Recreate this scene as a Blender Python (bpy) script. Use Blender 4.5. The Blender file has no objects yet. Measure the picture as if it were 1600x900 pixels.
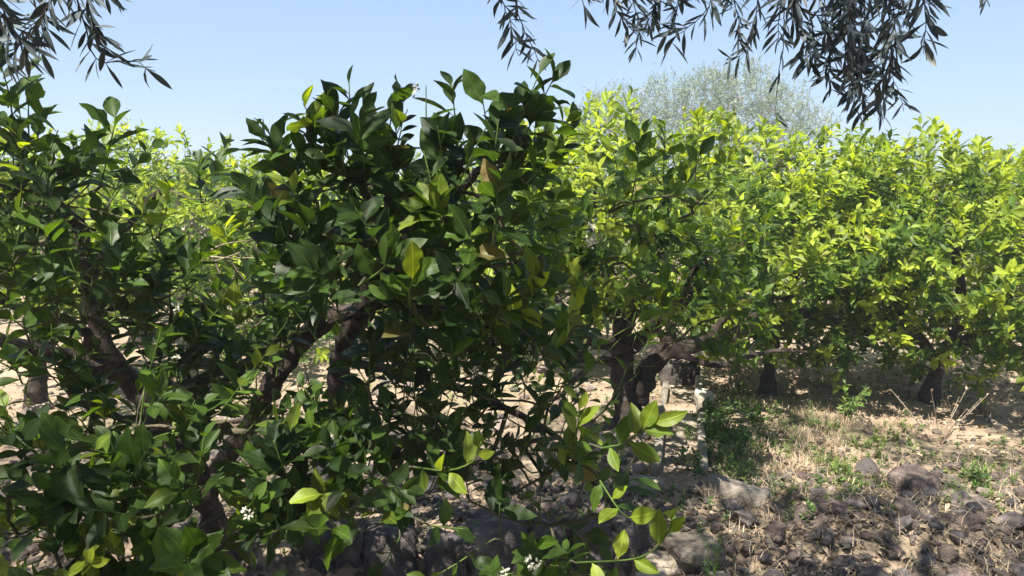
import bpy, math, random
import numpy as np
from mathutils import Vector, Matrix
R = math.radians
rng = np.random.default_rng(7)
random.seed(7)
SC = bpy.context.scene
COL = SC.collection

# ------------------------------------------------------------------ camera, sky, sun, exposure
CAM_H = 1.5
PITCH = math.atan(150 / 1155)
cd = bpy.data.cameras.new('camera')
cam = bpy.data.objects.new('camera', cd); COL.objects.link(cam)
cam.location = (0, 0, CAM_H); cam.rotation_euler = (R(90) - PITCH, 0, 0)
cd.sensor_width = 36; cd.lens = 26; cd.clip_start = 0.05; cd.clip_end = 1200
SC.camera = cam

SUN_EL, SUN_AZ = 58, 26        # the sun stands behind the camera and to its left
sdir = np.array([-math.sin(R(SUN_AZ)) * math.cos(R(SUN_EL)), -math.cos(R(SUN_AZ)) * math.cos(R(SUN_EL)), math.sin(R(SUN_EL))])
w = bpy.data.worlds.new('World'); SC.world = w; w.use_nodes = True
nt = w.node_tree; bg = nt.nodes['Background']
sky = nt.nodes.new('ShaderNodeTexSky'); sky.sky_type = 'NISHITA'; sky.sun_disc = False
sky.sun_elevation = R(SUN_EL); sky.sun_rotation = R(180 + SUN_AZ)
sky.air_density = 1.0; sky.dust_density = 0.5; sky.ozone_density = 2.6; sky.altitude = 100
gm = nt.nodes.new('ShaderNodeGamma'); gm.inputs[1].default_value = 0.42
gn = nt.nodes.new('ShaderNodeVectorMath'); gn.operation = 'MULTIPLY'; gn.inputs[1].default_value = (1.42, 1.72, 2.16)
nt.links.new(sky.outputs[0], gm.inputs[0]); nt.links.new(gm.outputs[0], gn.inputs[0]); nt.links.new(gn.outputs[0], bg.inputs[0]); bg.inputs[1].default_value = 0.08
sl = bpy.data.lights.new('sun', 'SUN'); sl.energy = 5.0; sl.angle = R(0.5); sl.color = (1, 0.95, 0.86)
so = bpy.data.objects.new('sun', sl); COL.objects.link(so)
so.rotation_euler = Vector(sdir).to_track_quat('Z', 'Y').to_euler()
vs = SC.view_settings
vs.view_transform = 'Standard'; vs.look = 'None'; vs.exposure = 1.52; vs.gamma = 1.0
SC.cycles.max_bounces = 8; SC.cycles.transmission_bounces = 4; SC.cycles.diffuse_bounces = 5

# ------------------------------------------------------------------ helpers
def at(px, py, d):
    """world point seen at photo pixel (px,py) at distance d along the view axis"""
    xc = (px - 800) / 1155 * d; yc = -(py - 450) / 1155 * d
    c, s = math.cos(PITCH), math.sin(PITCH)
    return np.array([xc, d * c + yc * s, CAM_H - d * s + yc * c])

def ground_at(px, py, z=0.0):
    a = at(px, py, 1.0) - np.array([0, 0, CAM_H])
    t = (z - CAM_H) / a[2]
    return np.array([a[0] * t, a[1] * t, z])

def project(P):
    P = np.atleast_2d(P); c, s = math.cos(PITCH), math.sin(PITCH)
    q = P - np.array([0, 0, CAM_H])
    d = q[:, 1] * c - q[:, 2] * s
    yc = q[:, 1] * s + q[:, 2] * c
    dd = np.where(np.abs(d) < 1e-6, 1e-6, d)
    return 800 + 1155 * q[:, 0] / dd, 450 - 1155 * yc / dd, d

def norm(v):
    v = np.asarray(v, float)
    return v / np.maximum(np.linalg.norm(v, axis=-1, keepdims=True), 1e-9)

def tag(o, label=None, cat=None, group=None, kind=None):
    if label: o['label'] = label
    if cat: o['category'] = cat
    if group: o['group'] = group
    if kind: o['kind'] = kind
    return o

def new_obj(name, mesh, parent=None, loc=None):
    o = bpy.data.objects.new(name, mesh); COL.objects.link(o)
    if parent is not None: o.parent = parent
    if loc is not None: o.location = loc
    return o

def empty(name, loc):
    o = bpy.data.objects.new(name, None); COL.objects.link(o); o.location = loc
    o.empty_display_size = 0.2
    return o

def mesh_np(name, V, F, mat, smooth=True, tint=None, uv=None):
    """V (n,3), F (m,k) all the same k, or list of arrays with different k"""
    Fs = F if isinstance(F, list) else [F]
    Fs = [np.asarray(f, np.int32) for f in Fs if len(f)]
    me = bpy.data.meshes.new(name)
    V = np.asarray(V, np.float32)
    me.vertices.add(len(V)); me.vertices.foreach_set('co', V.ravel())
    loops = np.concatenate([f.ravel() for f in Fs]) if Fs else np.zeros(0, np.int32)
    sizes = np.concatenate([np.full(len(f), f.shape[1], np.int32) for f in Fs])
    starts = np.concatenate([[0], np.cumsum(sizes)[:-1]]).astype(np.int32)
    me.loops.add(len(loops)); me.loops.foreach_set('vertex_index', loops)
    me.polygons.add(len(sizes)); me.polygons.foreach_set('loop_start', starts); me.polygons.foreach_set('loop_total', sizes)
    if uv is not None:
        l = me.uv_layers.new(name='UVMap'); l.data.foreach_set('uv', np.asarray(uv, np.float32)[loops].ravel())
    if tint is not None:
        a = me.attributes.new('tint', 'FLOAT_COLOR', 'POINT')
        t4 = np.ones((len(V), 4), np.float32); t4[:, :tint.shape[1]] = tint
        a.data.foreach_set('color', t4.ravel())
    me.update(calc_edges=True)
    me.polygons.foreach_set('use_smooth', np.full(len(sizes), smooth))
    if mat: me.materials.append(mat)
    return me

# ------------------------------------------------------------------ materials
def new_mat(name):
    m = bpy.data.materials.new(name); m.use_nodes = True
    n = m.node_tree; b = n.nodes['Principled BSDF']
    return m, n, b

def ramp(n, stops):
    r = n.nodes.new('ShaderNodeValToRGB')
    e = r.color_ramp.elements
    while len(e) < len(stops): e.new(0.5)
    for i, (p, c) in enumerate(stops):
        e[i].position = p; e[i].color = (*c, 1)
    return r

def leaf_mat(name, per_object, cols, trans=0.46, rough=0.40, veins=True, spec=0.38, backpale=0.0, tcol=(1.75, 1.7, 0.45)):
    """cols: (old, mature, young) albedo. tint.r chooses along them, tint.g is brightness jitter"""
    m, n, b = new_mat(name)
    L = n.links.new
    if per_object:
        src = n.nodes.new('ShaderNodeObjectInfo').outputs['Color']
    else:
        a = n.nodes.new('ShaderNodeAttribute'); a.attribute_name = 'tint'; src = a.outputs['Color']
    sp = n.nodes.new('ShaderNodeSeparateColor'); L(src, sp.inputs[0])
    r = ramp(n, [(0.0, cols[0]), (0.45, cols[1]), (1.0, cols[2])]); L(sp.outputs[0], r.inputs[0])
    geo = n.nodes.new('ShaderNodeNewGeometry')
    nz = n.nodes.new('ShaderNodeTexNoise'); nz.inputs['Scale'].default_value = 38; nz.inputs['Detail'].default_value = 3
    tc = n.nodes.new('ShaderNodeTexCoord'); L(geo.outputs['Position'], nz.inputs['Vector'])
    mv = n.nodes.new('ShaderNodeMath'); mv.operation = 'MULTIPLY_ADD'; mv.inputs[1].default_value = 0.5; mv.inputs[2].default_value = 0.75
    L(nz.outputs[0], mv.inputs[0])
    mg = n.nodes.new('ShaderNodeMath'); mg.operation = 'MULTIPLY_ADD'; mg.inputs[1].default_value = 0.6; mg.inputs[2].default_value = 0.7
    L(sp.outputs[1], mg.inputs[0])
    mm = n.nodes.new('ShaderNodeMath'); mm.operation = 'MULTIPLY'; L(mv.outputs[0], mm.inputs[0]); L(mg.outputs[0], mm.inputs[1])
    val = mm.outputs[0]
    if veins:
        s2 = n.nodes.new('ShaderNodeSeparateXYZ'); L(tc.outputs['UV'], s2.inputs[0])
        ab = n.nodes.new('ShaderNodeMath'); ab.operation = 'ABSOLUTE'; L(s2.outputs[1], ab.inputs[0])
        # side veins run forward and outward from the midrib
        q = n.nodes.new('ShaderNodeMath'); q.operation = 'MULTIPLY_ADD'; q.inputs[1].default_value = -0.32; L(ab.outputs[0], q.inputs[0]); L(s2.outputs[0], q.inputs[2])
        sn = n.nodes.new('ShaderNodeMath'); sn.operation = 'SINE'
        qq = n.nodes.new('ShaderNodeMath'); qq.operation = 'MULTIPLY'; qq.inputs[1].default_value = 70; L(q.outputs[0], qq.inputs[0]); L(qq.outputs[0], sn.inputs[0])
        vr = n.nodes.new('ShaderNodeMapRange'); vr.inputs['From Min'].default_value = 0.82; vr.inputs['From Max'].default_value = 1.0; L(sn.outputs[0], vr.inputs[0])
        vr.inputs['To Max'].default_value = 0.34
        mr = n.nodes.new('ShaderNodeMapRange'); mr.inputs['From Min'].default_value = 0.07; mr.inputs['From Max'].default_value = 0.02
        mr.inputs['To Max'].default_value = 0.9; L(ab.outputs[0], mr.inputs[0])
        ad = n.nodes.new('ShaderNodeMath'); ad.operation = 'MAXIMUM'; L(mr.outputs[0], ad.inputs[0]); L(vr.outputs[0], ad.inputs[1])
        a2 = n.nodes.new('ShaderNodeMath'); a2.operation = 'ADD'; L(ad.outputs[0], a2.inputs[0]); L(val, a2.inputs[1]); val = a2.outputs[0]
        bp = n.nodes.new('ShaderNodeBump'); bp.inputs['Strength'].default_value = 0.35; bp.inputs['Distance'].default_value = 0.002
        L(ad.outputs[0], bp.inputs['Height']); L(bp.outputs[0], b.inputs['Normal'])
    mul = n.nodes.new('ShaderNodeVectorMath'); mul.operation = 'SCALE'; L(r.outputs[0], mul.inputs[0]); L(val, mul.inputs['Scale'])
    dm = n.nodes.new('ShaderNodeMix'); dm.data_type = 'RGBA'; dm.inputs[7].default_value = (0.24, 0.18, 0.07, 1)
    L(sp.outputs[2], dm.inputs[0]); L(mul.outputs[0], dm.inputs[6]); base = dm.outputs[2]
    # paler underside
    mix = n.nodes.new('ShaderNodeMix'); mix.data_type = 'RGBA'; mix.inputs[7].default_value = (0.30, 0.33, 0.24, 1)
    bf = n.nodes.new('ShaderNodeMath'); bf.operation = 'MULTIPLY'; bf.inputs[1].default_value = backpale or 0.12; L(geo.outputs['Backfacing'], bf.inputs[0])
    L(bf.outputs[0], mix.inputs[0]); L(base, mix.inputs[6])
    bn = n.nodes.new('ShaderNodeTexNoise'); bn.inputs['Scale'].default_value = 160; bn.inputs['Detail'].default_value = 2; L(geo.outputs['Position'], bn.inputs['Vector'])
    br = n.nodes.new('ShaderNodeMapRange'); br.inputs['From Min'].default_value = 0.66; br.inputs['From Max'].default_value = 0.74; br.inputs['To Max'].default_value = 0.55; L(bn.outputs[0], br.inputs[0])
    bm_ = n.nodes.new('ShaderNodeMix'); bm_.data_type = 'RGBA'; bm_.inputs[7].default_value = (0.20, 0.17, 0.06, 1); L(br.outputs[0], bm_.inputs[0]); L(mix.outputs[2], bm_.inputs[6])
    L(bm_.outputs[2], b.inputs['Base Color'])
    rr = n.nodes.new('ShaderNodeMapRange'); rr.inputs['To Min'].default_value = rough - .08; rr.inputs['To Max'].default_value = rough + .22; L(nz.outputs[0], rr.inputs[0]); L(rr.outputs[0], b.inputs['Roughness'])
    b.inputs['Roughness'].default_value = rough; b.inputs['Specular IOR Level'].default_value = spec
    tr = n.nodes.new('ShaderNodeBsdfTranslucent')
    tm = n.nodes.new('ShaderNodeVectorMath'); tm.operation = 'MULTIPLY'; tm.inputs[1].default_value = tcol
    L(base, tm.inputs[0]); L(tm.outputs[0], tr.inputs[0])
    ms = n.nodes.new('ShaderNodeMixShader'); ms.inputs[0].default_value = trans
    L(b.outputs[0], ms.inputs[1]); L(tr.outputs[0], ms.inputs[2])
    L(ms.outputs[0], n.nodes['Material Output'].inputs[0])
    return m

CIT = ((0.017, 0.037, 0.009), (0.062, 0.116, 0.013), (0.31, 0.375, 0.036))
M_leaf_o = leaf_mat('citrus_leaf', True, CIT)
M_leaf_s = leaf_mat('citrus_foliage', False, CIT)
M_leaf_f = leaf_mat('citrus_foliage_far', False, CIT, veins=False, rough=0.42)
OLV = ((0.050, 0.068, 0.078), (0.092, 0.118, 0.130), (0.22, 0.20, 0.16))  # bluish lift puts pale glare veil into the colour, besides silvery undersides
M_olive_o = leaf_mat('narrow_leaf', True, OLV, trans=0.10, rough=0.55, veins=False, backpale=0.10, tcol=(1.2, 1.2, 0.7))
M_olive_s = leaf_mat('narrow_foliage', False, OLV, trans=0.10, rough=0.55, veins=False, backpale=0.10, tcol=(1.2, 1.2, 0.7))
M_pale_s = leaf_mat('pale_foliage', False, ((0.13, 0.165, 0.10), (0.20, 0.24, 0.15), (0.32, 0.36, 0.24)), trans=0.3, rough=0.5, veins=False, backpale=0.3, tcol=(1.1, 1.1, 0.8))
WEED = ((0.05, 0.10, 0.03), (0.11, 0.19, 0.04), (0.30, 0.32, 0.09))
M_weed = leaf_mat('weed_leaf', False, WEED, trans=0.35, rough=0.5, veins=False)
DRY = ((0.11, 0.075, 0.05), (0.28, 0.20, 0.135), (0.52, 0.40, 0.27))
M_dry = leaf_mat('dry_leaf', False, DRY, trans=0.15, rough=0.7, veins=False, tcol=(1, 1, 0.8), backpale=0.1, spec=0.25)

def rock_mat(name, c1, c2, c3, scale=9, bump=0.6, rough=0.9, per_object=True):
    m, n, b = new_mat(name); L = n.links.new
    tc = n.nodes.new('ShaderNodeNewGeometry')
    nz = n.nodes.new('ShaderNodeTexNoise'); nz.inputs['Scale'].default_value = scale; nz.inputs['Detail'].default_value = 8; nz.inputs['Roughness'].default_value = 0.65
    L(tc.outputs['Position'], nz.inputs[0])
    r = ramp(n, [(0.3, c1), (0.52, c2), (0.72, c3)]); L(nz.outputs[0], r.inputs[0])
    v = n.nodes.new('ShaderNodeTexVoronoi'); v.inputs['Scale'].default_value = scale * 16; L(tc.outputs['Position'], v.inputs[0])
    n2 = n.nodes.new('ShaderNodeTexNoise'); n2.inputs['Scale'].default_value = scale * 6; n2.inputs['Detail'].default_value = 8; L(tc.outputs['Position'], n2.inputs[0])
    ad = n.nodes.new('ShaderNodeMath'); ad.operation = 'MULTIPLY_ADD'; ad.inputs[1].default_value = 0.6; L(v.outputs[0], ad.inputs[0]); L(n2.outputs[0], ad.inputs[2])
    bp = n.nodes.new('ShaderNodeBump'); bp.inputs['Strength'].default_value = bump; bp.inputs['Distance'].default_value = 0.02
    L(ad.outputs[0], bp.inputs['Height']); L(bp.outputs[0], b.inputs['Normal'])
    out = r.outputs[0]
    if per_object:
        oi = n.nodes.new('ShaderNodeObjectInfo')
        mx = n.nodes.new('ShaderNodeMix'); mx.data_type = 'RGBA'; mx.blend_type = 'MULTIPLY'; mx.inputs[0].default_value = 1
        L(out, mx.inputs[6]); L(oi.outputs['Color'], mx.inputs[7]); out = mx.outputs[2]
    L(out, b.inputs['Base Color']); b.inputs['Roughness'].default_value = rough; b.inputs['Specular IOR Level'].default_value = 0.2
    return m

M_stone = rock_mat('lava_stone', (0.045, 0.041, 0.040), (0.112, 0.100, 0.096), (0.26, 0.23, 0.21))
M_pebble = rock_mat('small_rubble', (0.06, 0.052, 0.046), (0.13, 0.108, 0.09), (0.27, 0.22, 0.175), per_object=False)
M_conc = rock_mat('old_concrete', (0.22, 0.20, 0.17), (0.38, 0.35, 0.31), (0.55, 0.52, 0.47), scale=7, bump=0.35)
M_bark = rock_mat('citrus_bark', (0.040, 0.029, 0.024), (0.098, 0.073, 0.060), (0.22, 0.175, 0.145), scale=18, bump=1.0, per_object=False)
M_twig = rock_mat('citrus_twig', (0.05, 0.06, 0.03), (0.09, 0.085, 0.05), (0.16, 0.13, 0.09), scale=10, bump=0.2, per_object=False)
M_greentwig = rock_mat('green_shoot', (0.05, 0.085, 0.02), (0.09, 0.14, 0.03), (0.16, 0.22, 0.05), scale=10, bump=0.1, per_object=False, rough=0.5)
M_deadtwig = rock_mat('dead_twig', (0.22, 0.17, 0.12), (0.38, 0.30, 0.22), (0.5, 0.42, 0.32), scale=12, bump=0.2, per_object=False)
m, n, b = new_mat('blossom'); b.inputs['Base Color'].default_value = (0.50, 0.49, 0.38, 1); b.inputs['Roughness'].default_value = 0.5
b.inputs['Subsurface Weight'].default_value = 0.1; b.inputs['Subsurface Radius'].default_value = (0.01, 0.01, 0.005); M_blossom = m
m, n, b = new_mat('bud_green'); b.inputs['Base Color'].default_value = (0.25, 0.34, 0.08, 1); b.inputs['Roughness'].default_value = 0.5; M_budgreen = m

def ground_mat():
    m, n, b = new_mat('dry_soil'); L = n.links.new
    g = n.nodes.new('ShaderNodeNewGeometry')
    def noise(s, d=8, ro=0.6):
        z = n.nodes.new('ShaderNodeTexNoise'); z.inputs['Scale'].default_value = s; z.inputs['Detail'].default_value = d; z.inputs['Roughness'].default_value = ro
        L(g.outputs['Position'], z.inputs[0]); return z.outputs[0]
    big, mid, fine = noise(0.7, 4), noise(5, 8), noise(60, 6, 0.7)
    r1 = ramp(n, [(0.3, (0.24, 0.165, 0.11)), (0.5, (0.38, 0.28, 0.19)), (0.7, (0.50, 0.39, 0.27))]); L(mid, r1.inputs[0])
    r2 = ramp(n, [(0.42, (0.19, 0.15, 0.115)), (0.6, (0.42, 0.33, 0.24))]); L(fine, r2.inputs[0])
    mx = n.nodes.new('ShaderNodeMix'); mx.data_type = 'RGBA'; mx.inputs[0].default_value = 0.4; L(r1.outputs[0], mx.inputs[6]); L(r2.outputs[0], mx.inputs[7])
    # thin green film of seedlings in patches
    gr = ramp(n, [(0.52, (0, 0, 0)), (0.62, (1, 1, 1))]); L(big, gr.inputs[0])
    gf = n.nodes.new('ShaderNodeMath'); gf.operation = 'MULTIPLY'; gf.inputs[1].default_value = 0.35; L(gr.outputs[0], gf.inputs[0])
    m2 = n.nodes.new('ShaderNodeMix'); m2.data_type = 'RGBA'; m2.inputs[7].default_value = (0.17, 0.19, 0.07, 1); L(gf.outputs[0], m2.inputs[0]); L(mx.outputs[2], m2.inputs[6])
    L(m2.outputs[2], b.inputs['Base Color'])
    ad = n.nodes.new('ShaderNodeMath'); ad.operation = 'MULTIPLY_ADD'; ad.inputs[1].default_value = 0.5; L(fine, ad.inputs[0]); L(mid, ad.inputs[2])
    bp = n.nodes.new('ShaderNodeBump'); bp.inputs['Strength'].default_value = 0.8; bp.inputs['Distance'].default_value = 0.04
    L(ad.outputs[0], bp.inputs['Height']); L(bp.outputs[0], b.inputs['Normal'])
    b.inputs['Roughness'].default_value = 0.95; b.inputs['Specular IOR Level'].default_value = 0.15
    return m
M_soil = ground_mat()

# ------------------------------------------------------------------ ground
def gz(x, y):
    x = np.asarray(x, float); y = np.asarray(y, float)
    z = 0.035 * np.sin(1.3 * x + 0.7 * y) * np.cos(0.9 * y - 0.4 * x) + 0.02 * np.sin(3.7 * x + 1) * np.sin(4.1 * y + 2)
    z += 0.012 * np.sin(9.3 * x + 3.1 * y) * np.sin(8.1 * y - 2.2 * x)
    fade = np.clip((40 - np.hypot(x, y)) / 30, 0, 1)
    z = z * fade
    # the strip the photographer stands on lies lower than the planted bed
    step = np.clip((3.12 - y) / 0.16, 0, 1); step = step * step * (3 - 2 * step)
    mid = np.clip((x + 1.0) / 0.3, 0, 1) * np.clip((0.75 - x) / 0.25, 0, 1)
    z = z - step * (0.10 + 0.20 * mid)
    # dished bed where the channel runs
    cx = 0.88 + (y - 3.8) * 0.235
    z = z - 0.03 * np.exp(-((x - cx) / 0.25) ** 2) * ((y > 3.4) & (y < 6.2))
    return z

def axis(lo, hi, fine_lo, fine_hi, fine, coarse_n):
    a = np.arange(fine_lo, fine_hi + 1e-6, fine)
    t = np.linspace(0, 1, coarse_n + 1)[1:]
    l = fine_lo - (fine_lo - lo) * (t ** 3); h = fine_hi + (hi - fine_hi) * (t ** 3)
    return np.concatenate([l[::-1], a, h])
gx = axis(-500, 500, -5, 6, 0.05, 26); gy = axis(-60, 900, 2.2, 9, 0.05, 26)
X, Y = np.meshgrid(gx, gy); Z = gz(X, Y)
V = np.stack([X.ravel(), Y.ravel(), Z.ravel()], 1)
nx, ny = len(gx), len(gy)
I = (np.arange(ny - 1)[:, None] * nx + np.arange(nx - 1)[None, :]).ravel()
F = np.stack([I, I + 1, I + nx + 1, I + nx], 1)
tag(new_obj('ground', mesh_np('ground', V, F, M_soil)), kind='structure')

# ------------------------------------------------------------------ leaf templates and bulk leaf builder
def leaf_template(nst, npt, width, wide_at=0.48, fold=0.30, arch=0.22, wave=0.0, petiole=0.10, phase=0.0, twist=0.0):
    """leaf lies along +X from 0 to 1, +Z is its upper side"""
    t = np.linspace(0, 1, nst)
    V, UV = [], []
    for i, a in enumerate(t):
        if a <= petiole: hw = 0.012 + 0.0 * a
        else:
            s = (a - petiole) / (1 - petiole)
            k = math.log(0.5) / math.log(wide_at)
            hw = 0.5 * width * max(math.sin(math.pi * s ** k), 0) ** 0.85 + (0.002 if i < nst - 1 else 0.0008)
        for j in range(npt):
            u = -1 + 2 * j / (npt - 1)
            z = abs(u) * hw * fold - arch * a * a * 0.5 + wave * hw * math.sin(a * 17 + phase + (1.7 if u > 0 else 0)) * abs(u) ** 2
            y = u * hw
            tw = twist * a
            y, z = y * math.cos(tw) - z * math.sin(tw), y * math.sin(tw) + z * math.cos(tw)
            V.append((a, y, z)); UV.append((a, u * hw / width * 2))
    F = [(i * npt + j, (i + 1) * npt + j, (i + 1) * npt + j + 1, i * npt + j + 1) for i in range(nst - 1) for j in range(npt - 1)]
    F = [(a, d, c, b) for a, b, c, d in F]
    F = [(f[3], f[2], f[1], f[0]) for f in F]
    return np.array(V), np.array(F), np.array(UV)

def diamond(width, fold=0.25, arch=0.18):
    V = np.array([(0, 0, 0), (0.45, -width / 2, width * fold / 2), (0.5, 0, -arch * 0.12), (0.45, width / 2, width * fold / 2), (1, 0, -arch * 0.5)])
    F = np.array([(0, 1, 2), (2, 1, 4), (0, 2, 3), (2, 4, 3)])
    UV = np.array([(0, 0), (0.45, 1), (0.5, 0), (0.45, 1), (1, 0)])
    return V, F, UV

def diamond2(width):
    V = np.array([(0, 0, 0), (0.42, -width / 2, 0.02), (0.5, width / 2, -0.02), (1, 0, -0.05)])
    F = np.array([(0, 1, 2), (1, 3, 2)])
    return V, F, np.array([(0, 0), (0.5, 1), (0.5, 1), (1, 0)])

def frames(L, N):
    L = norm(L); N = norm(N - (N * L).sum(1, keepdims=True) * L)
    B = np.cross(N, L)
    return L, B, N

def bulk_leaves(name, tmpl, P, L, N, S, T, mat, smooth=True):
    tv, tf, tu = tmpl
    L, B, N = frames(L, N)
    n, k = len(P), len(tv)
    W = (P[:, None] + S[:, None, None] * (tv[None, :, 0:1] * L[:, None] + tv[None, :, 1:2] * B[:, None] + tv[None, :, 2:3] * N[:, None])).reshape(-1, 3)
    FF = (tf[None] + (np.arange(n) * k)[:, None, None]).reshape(-1, tf.shape[1])
    return mesh_np(name, W, FF, mat, smooth, tint=np.repeat(T, k, 0), uv=np.tile(tu, (n, 1)))

def shoot_leaves(base, d, length, n, size, young, rg, droop=0.15, spread=0.9, jit=0.25, start=0.1, zb=0.25):
    """leaves set spirally along straight shoots. all arguments are arrays over shoots"""
    S = len(base); nmax = int(n.max())
    idx = np.arange(nmax)[None, :].repeat(S, 0)
    ok = idx < n[:, None]
    f = start + (1 - start) * (idx + 0.5) / np.maximum(n[:, None], 1)
    f = np.clip(f + rg.normal(0, 0.02, f.shape), 0, 1)
    d = norm(d)
    a = norm(np.cross(d, rg.normal(size=d.shape))); b = np.cross(d, a)
    ph = rg.uniform(0, 6.28, (S, 1)) + idx * 2.4 + rg.normal(0, 0.3, idx.shape)
    rad = np.cos(ph)[..., None] * a[:, None] + np.sin(ph)[..., None] * b[:, None]
    out = (spread * (1.25 - 0.75 * f))[..., None]                       # lower leaves stand off, top ones go along the shoot
    L = norm(d[:, None] * 0.75 + rad * out + rg.normal(0, jit, rad.shape))
    L[..., 2] -= droop * rg.uniform(0.2, 1.6, L.shape[:2])
    L = norm(L)
    Nn = norm(d[:, None] - (d[:, None] * L).sum(-1, keepdims=True) * L + np.array([0, 0, zb]) + rg.normal(0, 0.3, L.shape))
    P = base[:, None] + d[:, None] * (f * length[:, None])[..., None]
    sz = size[:, None] * (1.08 - 0.38 * np.abs(f - 0.45) / 0.55) * rg.uniform(0.75, 1.15, f.shape)
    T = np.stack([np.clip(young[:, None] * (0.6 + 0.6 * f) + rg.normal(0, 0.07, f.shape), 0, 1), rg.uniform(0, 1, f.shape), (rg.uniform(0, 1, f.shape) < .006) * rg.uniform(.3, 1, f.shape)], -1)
    return P[ok], L[ok], Nn[ok], sz[ok], T[ok]

def cat(*sets):
    return [np.concatenate([s[i] for s in sets]) for i in range(5)]

# ------------------------------------------------------------------ tubes
def tube_arrays(pts, rad, sides, rough=0.0, rg=None):
    pts = np.asarray(pts, float); rad = np.asarray(rad, float); n = len(pts)
    t = np.empty_like(pts); t[1:-1] = pts[2:] - pts[:-2]; t[0] = pts[1] - pts[0]; t[-1] = pts[-1] - pts[-2]
    t = norm(t)
    ref = np.array([0.31, 0.17, 0.93]) if abs(t[:, 2]).mean() < 0.8 else np.array([0.93, 0.3, 0.1])
    a = norm(np.cross(t, ref)); b = np.cross(t, a)
    an = np.linspace(0, 2 * np.pi, sides, endpoint=False)
    rr = rad[:, None] * np.ones(sides)[None]
    if rough and rg is not None:
        ridge = 1 + rough * 0.5 * np.sin(an * 3 + rg.uniform(0, 6))[None] + rough * 0.4 * np.sin(an * 5 + 2)[None]
        if sides >= 12:
            from mathutils import noise as mn
            s_ = np.concatenate([[0], np.cumsum(np.linalg.norm(np.diff(pts, axis=0), axis=1))]); o_ = rg.uniform(0, 50)
            fr = np.array([[mn.fractal(Vector((math.cos(q) * 1.6, math.sin(q) * 1.6, z * 9 + o_)), .8, 2.2, 4) for q in an] for z in s_])
            ridge = ridge + rough * 1.1 * fr
            for _ in range(int(len(pts) * .12) + 1):                     # knots and pruning scars
                k0, q0, am = rg.uniform(0, s_[-1]), rg.uniform(0, 6.28), rg.uniform(-.15, .4)
                ridge = ridge + am * np.exp(-((s_[:, None] - k0) / .035) ** 2 - (np.angle(np.exp(1j * (an[None] - q0))) / .5) ** 2)
        rr = rr * ridge * (1 + rough * rg.normal(0, 0.18, rr.shape))
    V = pts[:, None] + rr[..., None] * (np.cos(an)[None, :, None] * a[:, None] + np.sin(an)[None, :, None] * b[:, None])
    V = V.reshape(-1, 3)
    i = np.arange(n - 1)[:, None] * sides; j = np.arange(sides)[None]
    F = np.stack([i + j, i + (j + 1) % sides, i + sides + (j + 1) % sides, i + sides + j], -1).reshape(-1, 4)
    V = np.vstack([V, pts[-1] + t[-1] * rad[-1] * 0.6]); c = len(V) - 1
    e = (n - 1) * sides
    cap = np.array([[e + k, e + (k + 1) % sides, c] for k in range(sides)])
    return V, F, cap

def tubes_mesh(name, items, mat, rough=0.0, rg=None):
    Vs, Fq, Ft, o = [], [], [], 0
    for pts, rad, sides in items:
        V, F, c = tube_arrays(pts, rad, sides, rough, rg)
        Vs.append(V); Fq.append(F + o); Ft.append(c + o); o += len(V)
    return mesh_np(name, np.vstack(Vs), [np.vstack(Fq), np.vstack(Ft)], mat)

def spline(pts, step):
    """Catmull-Rom through pts (any columns), resampled"""
    P = np.asarray(pts, float)
    if len(P) == 2: P = np.vstack([P[0], (P[0] + P[1]) / 2, P[1]])
    Q = np.vstack([2 * P[0] - P[1], P, 2 * P[-1] - P[-2]])
    out = []
    for i in range(1, len(Q) - 2):
        a, b, c, d = Q[i - 1], Q[i], Q[i + 1], Q[i + 2]
        m = max(2, int(np.ceil(np.linalg.norm((c - b)[:3]) / step)))
        for k in range(m):
            t = k / m
            out.append(0.5 * ((2 * b) + (-a + c) * t + (2 * a - 5 * b + 4 * c - d) * t * t + (-a + 3 * b - 3 * c + d) * t ** 3))
    out.append(P[-1])
    return np.array(out)

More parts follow.
